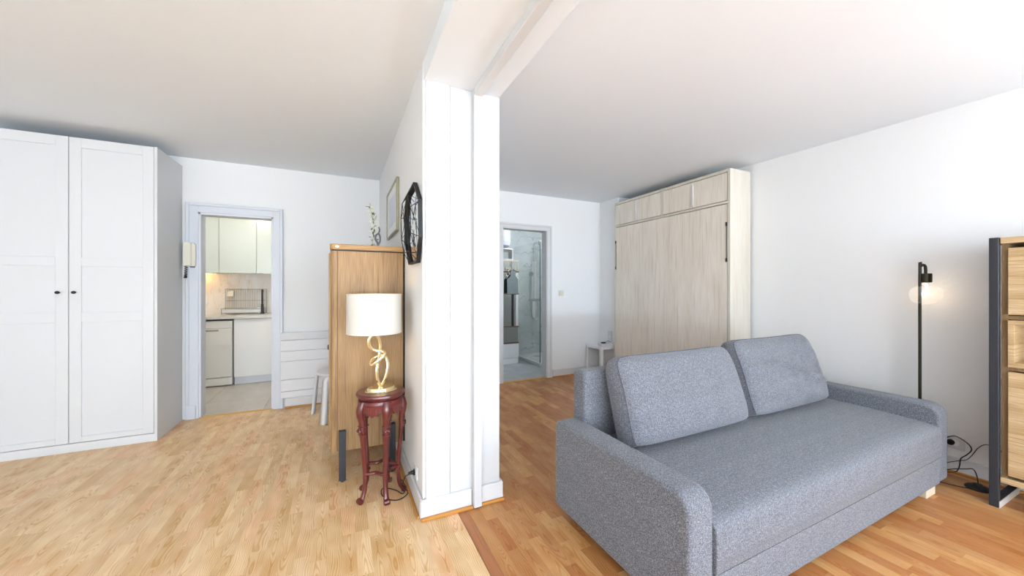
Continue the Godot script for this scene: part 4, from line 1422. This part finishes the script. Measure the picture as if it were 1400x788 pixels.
func build_kitchen() -> void:
	var zb := -6.42
	var zc := ZL - 0.12
	# shell
	struct_mesh("wall_kitchen", boxes_mesh([[Vector3(-2.9, 0, zb - 0.1), Vector3(0.45, 2.7, zb)], [Vector3(-2.9, 0, zb), Vector3(-2.8, 2.7, zc)], [Vector3(0.35, 0, zb), Vector3(0.45, 2.7, zc)]]), M.wall, "plain white walls of the kitchen beyond the doorway", "wall")
	var c := structure("ceiling", "white kitchen ceiling out of sight above the door", "ceiling")
	part("slab", box_mesh(Vector3(-2.9, 2.5, zb - 0.1), Vector3(0.45, 2.65, zc)), M.ceiling, c)
	var f := structure("floor", "beige-grey tiled kitchen floor", "floor")
	part("grout", box_mesh(Vector3(-2.9, -0.1, zb - 0.1), Vector3(0.45, -0.003, ZL - 0.03)), M.grout, f)
	tiles(f, -2.8, 0.35, zb, ZL - 0.03, 0.6, 0.6, -2.535, -6.2, M.tile_kitchen)
	# base units
	var zf := -5.83
	var o := thing("dishwasher", "pale freestanding dishwasher at the left under the kitchen worktop", "dishwasher", Vector3(-1.58, 0, -6.1))
	var L := shift(1.58, 0, 6.1)
	part("body", box_mesh(Vector3(-1.875, 0.02, zb + 0.03), Vector3(-1.279, 0.845, zf - 0.02), 0.004), M.appliance, o, L)
	part("door", box_mesh(Vector3(-1.875, 0.115, zf - 0.02), Vector3(-1.279, 0.745, zf + 0.012), 0.008), M.appliance, o, L)
	var cp := part("control_panel", box_mesh(Vector3(-1.875, 0.750, zf - 0.02), Vector3(-1.279, 0.845, zf + 0.008), 0.006), M.appliance, o, L)
	part("handle", box_mesh(Vector3(-1.55, 0.715, zf + 0.010), Vector3(-1.42, 0.732, zf + 0.016), 0.003), plain(Color(0.55, 0.52, 0.48), 0.5), o, L)
	part("display", box_mesh(Vector3(-1.70, 0.785, zf + 0.006), Vector3(-1.62, 0.81, zf + 0.011), 0.002), plain(Color(0.5, 0.48, 0.45), 0.4), cp)
	part("plinth", box_mesh(Vector3(-1.875, 0.012, zf - 0.03), Vector3(-1.279, 0.110, zf + 0.004), 0.004), M.appliance, o, L)
	for x in [-1.82, -1.36]:
		part("foot", lathe_mesh([Vector2(0, 0), Vector2(0.02, 0), Vector2(0.02, 0.02), Vector2(0, 0.02)], 12), M.black, o, L * shift(x, 0, zf - 0.1))
	o = thing("base_cabinet", "glossy white kitchen base cabinet right of the dishwasher", "cabinet", Vector3(-0.8, 0, -6.1))
	L = shift(0.8, 0, 6.1)
	part("body", box_mesh(Vector3(-1.262, 0.10, zb + 0.02), Vector3(-0.35, 0.865, zf - 0.02), 0.002), M.white, o, L)
	part("door", box_mesh(Vector3(-1.262, 0.105, zf - 0.018), Vector3(-0.352, 0.860, zf), 0.002), M.kitchen_front, o, L)
	part("plinth", box_mesh(Vector3(-1.262, 0.004, zf - 0.05), Vector3(-0.35, 0.10, zf - 0.03), 0.001), M.casing_blue, o, L)
	o = thing("worktop", "pale kitchen worktop over the dishwasher and cabinet", "worktop", Vector3(-1.15, 0.87, -6.1))
	L = shift(1.15, -0.87, 6.1)
	part("slab", box_mesh(Vector3(-2.6, 0.868, zb + 0.012), Vector3(-0.1, 0.905, zf + 0.03), 0.003), M.worktop, o, L)
	part("sink_rim", boxes_mesh([[Vector3(-1.32, 0.904, -6.30), Vector3(-0.82, 0.9085, -6.27)], [Vector3(-1.32, 0.904, -5.93), Vector3(-0.82, 0.9085, -5.90)], [Vector3(-1.32, 0.904, -6.27), Vector3(-1.29, 0.9085, -5.93)], [Vector3(-0.85, 0.904, -6.27), Vector3(-0.82, 0.9085, -5.93)]], 0.001), M.steel, o, L)
	struct_mesh("trim_3", box_mesh(Vector3(-2.7, 0.905, zb), Vector3(0.2, 1.478, zb + 0.012), 0.001), M.splash, "white marble-look splashback with fine beige veins", "splashback")
	# upper cabinets
	var cuts := [-1.93, -1.478, -1.058, -0.64]
	for k in 3:
		var lab: String = ["glossy pale green-white wall cupboard, leftmost over the splashback", "glossy pale green-white wall cupboard, widest in the middle", "glossy pale wall cupboard, rightmost over the tap"][k]
		o = thing("wall_cupboard", lab, "cupboard", Vector3((cuts[k] + cuts[k + 1]) * 0.5, 1.472, -6.24), 0.0, "kitchen wall cupboards")
		var hw: float = (cuts[k + 1] - cuts[k]) * 0.5
		part("body", box_mesh(Vector3(-hw + 0.001, 0, -0.168), Vector3(hw - 0.001, 0.86, 0.15), 0.001), M.white, o)
		part("door", box_mesh(Vector3(-hw + 0.002, 0.002, 0.151), Vector3(hw - 0.002, 0.86, 0.17), 0.002), M.kitchen_upper, o)
		part("handle", box_mesh(Vector3(-hw + 0.08, -0.006, 0.145), Vector3(hw - 0.08, 0.001, 0.17), 0.002), M.steel, o)
	# dish rack
	var zr := -6.37
	o = thing("dish_rack", "chrome wire dish rack with a white tray in front of the splashback", "dish rack", Vector3(-1.25, 0.905, zr + 0.09))
	L = shift(1.25, -0.905, -zr - 0.09)
	var st := begin()
	var xa := -1.475
	var xb := -0.99
	for y in [0.985, 1.09, 1.255]:
		for dz in [0.0, 0.20]:
			if y > 1.0 and dz > 0.0:
				continue
			tube(st, PackedVector3Array([Vector3(xa, y, zr + dz), Vector3(xb, y, zr + dz)]), 0.004, 0.004, 6)
	for x in [xa, xb]:
		tube(st, PackedVector3Array([Vector3(x, 0.908, zr), Vector3(x, 1.255, zr)]), 0.005, 0.005, 6)
		tube(st, PackedVector3Array([Vector3(x, 0.908, zr + 0.20), Vector3(x, 0.99, zr + 0.20)]), 0.005, 0.005, 6)
		tube(st, PackedVector3Array([Vector3(x, 0.985, zr), Vector3(x, 0.985, zr + 0.20)]), 0.004, 0.004, 6)
	part("frame", done(st), M.steel, o, L)
	for k in 22:
		st = begin()
		var x := lerpf(xa, xb, (k + 1) / 23.0)
		tube(st, PackedVector3Array([Vector3(x, 1.255, zr), Vector3(x, 0.985, zr), Vector3(x, 0.985, zr + 0.20)]), 0.0026, 0.0026, 5)
		part("wire", done(st), M.steel, o, L)
	part("drip_tray", boxes_mesh([[Vector3(xa + 0.012, 0.93, zr + 0.005), Vector3(xb - 0.012, 0.938, zr + 0.195)], [Vector3(xa + 0.012, 0.938, zr + 0.187), Vector3(xb - 0.012, 0.972, zr + 0.195)]], 0.002), M.gloss_white, o, L, "white drip tray")
	part("spoon_cup", box_mesh(Vector3(xa + 0.03, 1.15, zr + 0.006), Vector3(xa + 0.10, 1.225, zr + 0.05), 0.004), M.ivory, o, L, "ivory cutlery holder")
	# tap
	o = thing("kitchen_tap", "dark arched kitchen tap beside the wire dish rack", "tap", Vector3(-1.0, 0.9085, -6.12))
	part("base", lathe_mesh([Vector2(0, 0), Vector2(0.026, 0), Vector2(0.026, 0.02), Vector2(0.018, 0.026), Vector2(0.017, 0.14), Vector2(0, 0.142)], 20), M.dark_metal, o)
	st = begin()
	tube(st, smooth_path([Vector3(0, 0.12, 0), Vector3(0, 0.27, 0), Vector3(0.006, 0.315, 0.02), Vector3(0.012, 0.335, 0.06), Vector3(0.016, 0.315, 0.10), Vector3(0.018, 0.26, 0.115), Vector3(0.018, 0.20, 0.115)], false, 0.012), 0.013, 0.013, 12, Vector3(1, 0.1, 0))
	part("spout", done(st), M.dark_metal, o)
	part("lever", box_mesh(Vector3(-0.06, 0.085, -0.008), Vector3(-0.012, 0.10, 0.008), 0.004), M.steel, o)
	# lights: an added, unseen ceiling lamp and the cupboard strip
	o = thing("added_ceiling_lamp", "added round white ceiling lamp, unseen, brightening the kitchen", "lamp", Vector3(-1.2, 2.46, -4.9))
	var gm := plain(Color(1, 1, 1), 0.5)
	gm.emission_enabled = true
	gm.emission = Color(1, 0.95, 0.86)
	gm.emission_energy_multiplier = 2.0
	part("diffuser", lathe_mesh([Vector2(0, 0.0), Vector2(0.14, 0.004), Vector2(0.16, 0.02), Vector2(0.16, 0.04), Vector2(0, 0.04)], 32), gm, o)
	lamp_light("kitchen_added_light", Vector3(-1.2, 2.42, -4.9), 0.50, Color(1.0, 0.97, 0.92), 0.1)
	o = thing("strip_lamp", "thin warm strip lamp hidden under the left wall cupboard", "lamp", Vector3(-1.75, 1.462, -6.25))
	var wm := plain(Color(1, 1, 1), 0.5)
	wm.emission_enabled = true
	wm.emission = Color(1, 0.78, 0.48)
	wm.emission_energy_multiplier = 2.0
	part("tube", box_mesh(Vector3(-0.15, 0, -0.01), Vector3(0.15, 0.008, 0.01), 0.002), wm, o)
	lamp_light("strip_lamp_light", Vector3(-1.75, 1.45, -6.25), 0.03, Color(1.0, 0.78, 0.48), 0.02)

# ------------------------------------------------------------------ shower room
func build_bathroom() -> void:
	var zb := -6.12
	var zc := ZR - 0.12
	struct_mesh("wall_bathroom", boxes_mesh([[Vector3(1.3, 0, zb - 0.1), Vector3(4.0, 2.7, zb)], [Vector3(1.3, 0, zb), Vector3(1.4, 2.7, zc)], [Vector3(3.87, 0, zb), Vector3(3.98, 2.7, zc)]]), M.marble, "grey-veined marble walls of the shower room", "wall")
	var c := structure("ceiling", "white shower room ceiling out of sight above the door", "ceiling")
	part("slab", box_mesh(Vector3(1.3, 2.5, zb - 0.1), Vector3(3.98, 2.65, zc)), M.ceiling, c)
	var f := structure("floor", "slate-grey tiled shower room floor", "floor")
	part("grout", box_mesh(Vector3(1.3, -0.1, zb - 0.1), Vector3(3.98, -0.003, ZR - 0.05)), M.grout, f)
	tiles(f, 1.4, 3.87, zb, ZR - 0.05, 0.6, 0.3, 1.9, -6.0, M.tile_grey)
	# shower tray
	var o := thing("shower_tray", "low white shower tray with a round drain", "shower tray", Vector3(3.4, 0, -5.6))
	var L := shift(-3.4, 0, 5.6)
	part("tray", boxes_mesh([[Vector3(2.90, 0, zb + 0.004), Vector3(3.866, 0.025, -5.10)], [Vector3(2.90, 0.02, zb + 0.004), Vector3(2.96, 0.05, -5.10)], [Vector3(2.96, 0.02, -5.16), Vector3(3.866, 0.05, -5.10)]], 0.006), M.gloss_white, o, L)
	part("drain", lathe_mesh([Vector2(0, 0), Vector2(0.06, 0), Vector2(0.06, 0.004), Vector2(0, 0.005)], 24), M.steel, o, L * shift(3.23, 0.026, -5.80))
	# glass screen
	o = thing("shower_screen", "clear glass shower screen with a chrome top bar", "shower screen", Vector3(2.93, 0.05, -5.6))
	L = shift(-2.93, -0.05, 5.6)
	part("pane", box_mesh(Vector3(2.926, 0.052, zb + 0.01), Vector3(2.934, 2.03, -5.145)), M.glass, o, L)
	part("edge_profile", box_mesh(Vector3(2.924, 0.05, -5.145), Vector3(2.936, 2.03, -5.137), 0.001), M.glass_edge, o, L, "dark polished glass edge")
	part("top_bar", boxes_mesh([[Vector3(2.92, 2.02, -5.17), Vector3(3.866, 2.045, -5.15)], [Vector3(2.915, 1.97, -5.175), Vector3(2.945, 2.045, -5.145)]], 0.002), M.steel, o, L, "chrome brace bar")
	# shower column
	o = thing("shower_column", "chrome shower column with hand shower and hose on the marble wall", "shower", Vector3(3.33, 0.6, zb))
	L = shift(-3.33, -0.6, -zb)
	var st := begin()
	tube(st, smooth_path([Vector3(3.33, 1.05, zb + 0.05), Vector3(3.33, 1.6, zb + 0.05), Vector3(3.33, 2.05, zb + 0.05), Vector3(3.32, 2.12, zb + 0.10), Vector3(3.30, 2.10, zb + 0.25), Vector3(3.30, 2.02, zb + 0.30)], false, 0.03), 0.011, 0.011, 10, Vector3(1, 0.2, 0))
	part("riser", done(st), M.chrome, o, L)
	part("shower_head", lathe_mesh([Vector2(0, 0), Vector2(0.10, 0), Vector2(0.10, 0.008), Vector2(0.02, 0.02), Vector2(0.012, 0.05), Vector2(0, 0.05)], 28), M.chrome, o, L * shift(3.30, 1.98, zb + 0.30))
	part("mixer", box_mesh(Vector3(3.21, 1.02, zb + 0.03), Vector3(3.45, 1.065, zb + 0.08), 0.012), M.chrome, o, L)
	st = begin()
	tube(st, PackedVector3Array([Vector3(3.25, 1.30, zb + 0.06), Vector3(3.245, 1.45, zb + 0.07), Vector3(3.24, 1.52, zb + 0.09)]), 0.012, 0.012, 10, Vector3(1, 0.2, 0))
	lathe(st, [Vector2(0, 0), Vector2(0.045, 0), Vector2(0.045, 0.02), Vector2(0, 0.028)], 20, turned(Vector3.RIGHT, -1.2, Vector3(3.24, 1.53, zb + 0.10)))
	part("hand_shower", done(st), M.chrome, o, L)
	st = begin()
	tube(st, smooth_path([Vector3(3.25, 1.30, zb + 0.06), Vector3(3.23, 1.0, zb + 0.08), Vector3(3.26, 0.75, zb + 0.09), Vector3(3.33, 0.66, zb + 0.09), Vector3(3.40, 0.74, zb + 0.08), Vector3(3.41, 0.95, zb + 0.06), Vector3(3.36, 1.03, zb + 0.06)], false, 0.02), 0.008, 0.008, 8, Vector3(0.2, 0.1, 1))
	part("hose", done(st), M.chrome, o, L)
	part("rail_board", box_mesh(Vector3(3.30, 0.70, zb), Vector3(3.37, 1.78, zb + 0.03), 0.006), M.gloss_white, o, L)
	# tall mirror cabinet on a white base
	var zm := -5.50
	o = thing("mirror_cabinet", "tall mirror-fronted bathroom cabinet with thin brown shelf bars on a white base", "cabinet", Vector3(2.55, 0, -5.6))
	L = shift(-2.55, 0, 5.6)
	var xa := 2.25
	var xb := 2.725
	part("base", box_mesh(Vector3(xa, 0.095, -5.78), Vector3(xb, 0.335, zm), 0.004), M.gloss_white, o, L)
	part("plinth", box_mesh(Vector3(xa, 0.0, -5.78), Vector3(xb - 0.01, 0.09, zm + 0.004), 0.003), M.white, o, L)
	part("body", boxes_mesh([[Vector3(xa, 0.335, -5.78), Vector3(xa + 0.02, 1.74, zm - 0.02)], [Vector3(xb - 0.02, 0.335, -5.78), Vector3(xb, 1.74, zm - 0.02)], [Vector3(xa, 1.72, -5.78), Vector3(xb, 1.74, zm - 0.02)], [Vector3(xa, 0.335, -5.78), Vector3(xb, 1.72, -5.77)]], 0.001), M.beige, o, L)
	part("mirror", box_mesh(Vector3(xa + 0.01, 0.345, zm - 0.02), Vector3(xb - 0.01, 1.72, zm - 0.012)), plain(Color(0.74, 0.74, 0.72), 0.05, 1.0), o, L, "mirror front")
	for y in [0.335, 0.61, 1.16, 1.53, 1.715]:
		part("bar", box_mesh(Vector3(xa, y, zm - 0.012), Vector3(xb, y + 0.022, zm + 0.002), 0.002), plain(Color(0.42, 0.34, 0.28), 0.5) if y < 1.7 else M.beige, o, L)
	part("post", box_mesh(Vector3(2.595, 0.63, zm - 0.012), Vector3(2.625, 1.16, zm + 0.004), 0.002), M.black, o, L, "dark upright between two bars")
	part("side_strip", box_mesh(Vector3(xb - 0.055, 0.63, zm - 0.012), Vector3(xb - 0.012, 1.53, zm - 0.004), 0.002), M.gloss_white, o, L, "white upright strip")
	# towel
	o = thing("towel", "grey towel hanging from a bar of the bathroom cabinet", "towel", Vector3(2.59, 1.17, zm + 0.040))
	st = begin()
	slab(st, PackedVector2Array([Vector2(-0.11, 0.0), Vector2(0.095, 0.0), Vector2(0.09, 0.25), Vector2(0.045, 0.30), Vector2(0.042, 0.385), Vector2(-0.045, 0.385), Vector2(-0.05, 0.30), Vector2(-0.11, 0.24)]), 0.0, 0.022, 0.008, Transform3D(), 2)
	part("cloth", done(st), M.towel, o)
	part("hanger", box_mesh(Vector3(-0.05, 0.378, -0.008), Vector3(0.045, 0.394, 0.016), 0.004), M.black, o)
	# blossoms before the mirror
	o = thing("flowers", "cluster of white blossom hanging behind the grey towel", "flowers", Vector3(2.58, 1.5, zm + 0.018))
	var r := RandomNumberGenerator.new()
	r.seed = 12
	var pet := begin()
	var lf := begin()
	for k in 90:
		var p := Vector3(r.randf_range(-0.10, 0.11), r.randf_range(-0.10, 0.115), r.randf_range(0.0, 0.008))
		var bas := Basis.from_euler(Vector3(r.randf() * TAU, r.randf() * TAU, r.randf() * TAU))
		if k % 4 == 3:
			leaf_blade(lf, Transform3D(bas, p), 0.02, 0.010)
		else:
			for q in 5:
				leaf_blade(pet, Transform3D(bas * Basis(Vector3.UP, TAU * q / 5.0), p), 0.014, 0.011)
	var pm := part("blossom", done(pet), M.petal, o)
	pm.set_meta("kind", "stuff")
	var lm := part("leaves", done(lf), M.leaf, o)
	lm.set_meta("kind", "stuff")
	part("twig", box_mesh(Vector3(-0.003, -0.1, -0.004), Vector3(0.003, 0.21, 0.002), 0.001), M.stem, o)
	# white box and water heater above the cabinet
	o = thing("storage_box", "white rounded box on top of the bathroom cabinet", "box", Vector3(2.52, 1.74, -5.64))
	st = begin()
	slab(st, rounded_rect(0.36, 0.20, [0.02, 0.02, 0.03, 0.03], 5), 0.0, 0.2, 0.02, shift(-0.24, 0.0, -0.1), 3)
	part("case", done(st), M.gloss_white, o)
	part("lid_line", box_mesh(Vector3(-0.242, 0.155, -0.102), Vector3(0.122, 0.158, 0.102), 0.001), M.white, o)
	o = thing("water_heater", "round white water heater under the shower room ceiling", "water heater", Vector3(2.40, 1.96, -5.62))
	st = begin()
	lathe(st, [Vector2(0, 0), Vector2(0.16, 0.0), Vector2(0.19, 0.02), Vector2(0.205, 0.08), Vector2(0.205, 0.46), Vector2(0.17, 0.53), Vector2(0, 0.535)], 40)
	part("tank", done(st), plain(Color(0.78, 0.79, 0.84), 0.35), o)
	st = begin()
	box(st, Vector3(-0.10, 0.1, -0.495), Vector3(0.10, 0.14, -0.2), 0.003)
	box(st, Vector3(-0.10, 0.38, -0.495), Vector3(0.10, 0.42, -0.2), 0.003)
	part("bracket", done(st), M.white, o)
	# door knob side plate seen at the left jamb
	o = thing("door_catch", "small metal door catch on the left jamb of the shower room door", "door catch", Vector3(1.963, 0.98, ZR - 0.03))
	part("plate", box_mesh(Vector3(-0.001, -0.03, -0.012), Vector3(0.003, 0.03, 0.012), 0.001), M.steel, o)
	part("bolt", box_mesh(Vector3(0.002, -0.01, -0.006), Vector3(0.012, 0.01, 0.006), 0.002), M.steel, o)
	# ceiling lamp out of view, added to light the shower room
	o = thing("added_ceiling_lamp", "added round white ceiling lamp, unseen, brightening the shower room", "lamp", Vector3(3.05, 2.46, -4.95))
	var gm := plain(Color(1, 1, 1), 0.5)
	gm.emission_enabled = true
	gm.emission = Color(0.93, 0.98, 1.0)
	gm.emission_energy_multiplier = 2.0
	part("diffuser", lathe_mesh([Vector2(0, 0.0), Vector2(0.14, 0.004), Vector2(0.16, 0.02), Vector2(0.16, 0.04), Vector2(0, 0.04)], 32), gm, o)
	lamp_light("bathroom_added_light", Vector3(3.05, 2.42, -4.95), 0.46, Color(0.97, 0.99, 1.0), 0.1)

# ------------------------------------------------------------------ sockets, switches, cords
func socket(called: String, label: String, category: String, T: Transform3D, w: float, h: float, kind: int) -> Node3D:
	# lies in its local xy plane and faces +z
	var o := thing(called, label, category)
	o.transform = T
	var st := begin()
	slab(st, rounded_rect(w, h, [0.008, 0.008, 0.008, 0.008], 4), 0.0, 0.010, 0.003, shift(-w * 0.5, -h * 0.5, 0), 2)
	part("plate", done(st), M.ivory if kind == 1 else M.gloss_white, o)
	st = begin()
	if kind == 0:
		lathe(st, [Vector2(0.021, 0.010), Vector2(0.020, 0.0125), Vector2(0.018, 0.0115), Vector2(0.0, 0.0105)], 24, turned(Vector3.RIGHT, PI * 0.5, Vector3.ZERO))
		part("well", done(st), M.white, o)
	else:
		box(st, Vector3(-w * 0.33, -h * 0.33, 0.008), Vector3(w * 0.33, h * 0.33, 0.014), 0.002)
		part("rocker", done(st), M.ivory if kind == 1 else M.gloss_white, o)
	return o

func cord(called: String, label: String, raw: Array, r := 0.003) -> Node3D:
	var o := thing(called, label, "cord", raw[0])
	var st := begin()
	var pts := []
	for p in raw:
		pts.append(p - raw[0])
	tube(st, smooth_path(pts, false, 0.012), r, r, 7, Vector3(0.3, 0.9, 0.2))
	part("cable", done(st), M.cord, o)
	return o

func build_sockets_and_cords() -> void:
	var face_left := Basis(Vector3(0, 0, 1), Vector3(0, 1, 0), Vector3(-1, 0, 0))
	socket("light_switch", "small white light switch on the far wall right of the shower room door", "switch", shift(2.871, 1.196, ZR), 0.08, 0.08, 1)
	socket("light_switch", "tall white switch plate in the corner above the low white table", "switch", Transform3D(face_left, Vector3(3.575, 0.56, -4.20)), 0.08, 0.16, 0)
	socket("wall_socket", "white wall socket behind the sofa arm near the floor lamp", "socket", Transform3D(face_left, Vector3(XR, 0.205, -0.955)), 0.085, 0.085, 0)
	socket("wall_socket", "white wall socket low on the dividing wall behind the red stand", "socket", Transform3D(face_left, Vector3(XP0, 0.176, -2.197)), 0.08, 0.08, 0)
	# table lamp cord with its plug
	var o := cord("lamp_cord", "black cord of the gold table lamp looping on the floor behind the red stand", [Vector3(0.372, 0.172, -2.197), Vector3(0.345, 0.155, -2.205), Vector3(0.335, 0.08, -2.26), Vector3(0.362, 0.012, -2.34), Vector3(0.377, 0.006, -2.31), Vector3(0.350, 0.006, -2.265), Vector3(0.30, 0.006, -2.247), Vector3(0.245, 0.006, -2.29), Vector3(0.225, 0.006, -2.36), Vector3(0.245, 0.006, -2.42), Vector3(0.31, 0.006, -2.36), Vector3(0.345, 0.006, -2.30), Vector3(0.37, 0.006, -2.38), Vector3(0.36, 0.006, -2.48)])
	var st := begin()
	lathe(st, [Vector2(0, 0.0), Vector2(0.018, 0.0), Vector2(0.019, 0.006), Vector2(0.012, 0.012), Vector2(0.007, 0.035), Vector2(0.004, 0.04), Vector2(0, 0.04)], 16, turned(Vector3(0, 0, 1), PI * 0.5, Vector3(0.026, 0.004, 0)))
	part("plug", done(st), M.cord, o)
	# floor lamp cords
	o = cord("lamp_cord", "black cord rising in an arc over the wall socket behind the sofa", [Vector3(3.79, 0.205, -0.975), Vector3(3.77, 0.235, -0.985), Vector3(3.78, 0.262, -0.945), Vector3(3.785, 0.232, -0.893), Vector3(3.785, 0.196, -0.876), Vector3(3.78, 0.157, -0.894), Vector3(3.78, 0.118, -0.921), Vector3(3.78, 0.06, -0.928), Vector3(3.77, 0.02, -0.945), Vector3(3.74, 0.006, -1.0)])
	st = begin()
	lathe(st, [Vector2(0, 0.0), Vector2(0.019, 0.0), Vector2(0.019, 0.016), Vector2(0.012, 0.03), Vector2(0, 0.034)], 16, turned(Vector3(0, 0, 1), PI * 0.5, Vector3(0.030, 0.0, 0.0)))
	part("plug", done(st), M.cord, o)
	cord("lamp_cord", "thin dark cord climbing along the wall towards the bookcase", [Vector3(3.795, 0.22, -0.745), Vector3(3.795, 0.245, -0.785), Vector3(3.795, 0.25, -0.82), Vector3(3.795, 0.217, -0.85), Vector3(3.795, 0.16, -0.875), Vector3(3.795, 0.117, -0.90), Vector3(3.795, 0.098, -0.93), Vector3(3.79, 0.062, -0.985), Vector3(3.77, 0.02, -1.03)], 0.0022)
	o = thing("foot_switch", "flat round black foot switch on the floor beside the bookcase", "foot switch", Vector3(3.64, 0, -0.818))
	st = begin()
	lathe(st, [Vector2(0, 0.0), Vector2(0.052, 0.0), Vector2(0.055, 0.006), Vector2(0.046, 0.016), Vector2(0.022, 0.022), Vector2(0.02, 0.03), Vector2(0, 0.032)], 28)
	part("body", done(st), M.cord, o)
	st = begin()
	tube(st, smooth_path([Vector3(0.01, 0.028, 0), Vector3(0.02, 0.075, -0.008), Vector3(0.05, 0.10, -0.03), Vector3(0.09, 0.075, -0.07), Vector3(0.10, 0.045, -0.13), Vector3(0.09, 0.008, -0.19)], false, 0.012), 0.003, 0.003, 7, Vector3(0.3, 0.9, 0.2))
	part("cable", done(st), M.cord, o)
	st = begin()
	tube(st, PackedVector3Array([Vector3(-0.04, 0.006, -0.01), Vector3(-0.075, 0.005, -0.05), Vector3(-0.095, 0.005, -0.10), Vector3(-0.12, 0.005, -0.18)]), 0.003, 0.003, 7, Vector3(0.3, 0.9, 0.2))
	part("cable", done(st), M.cord, o)
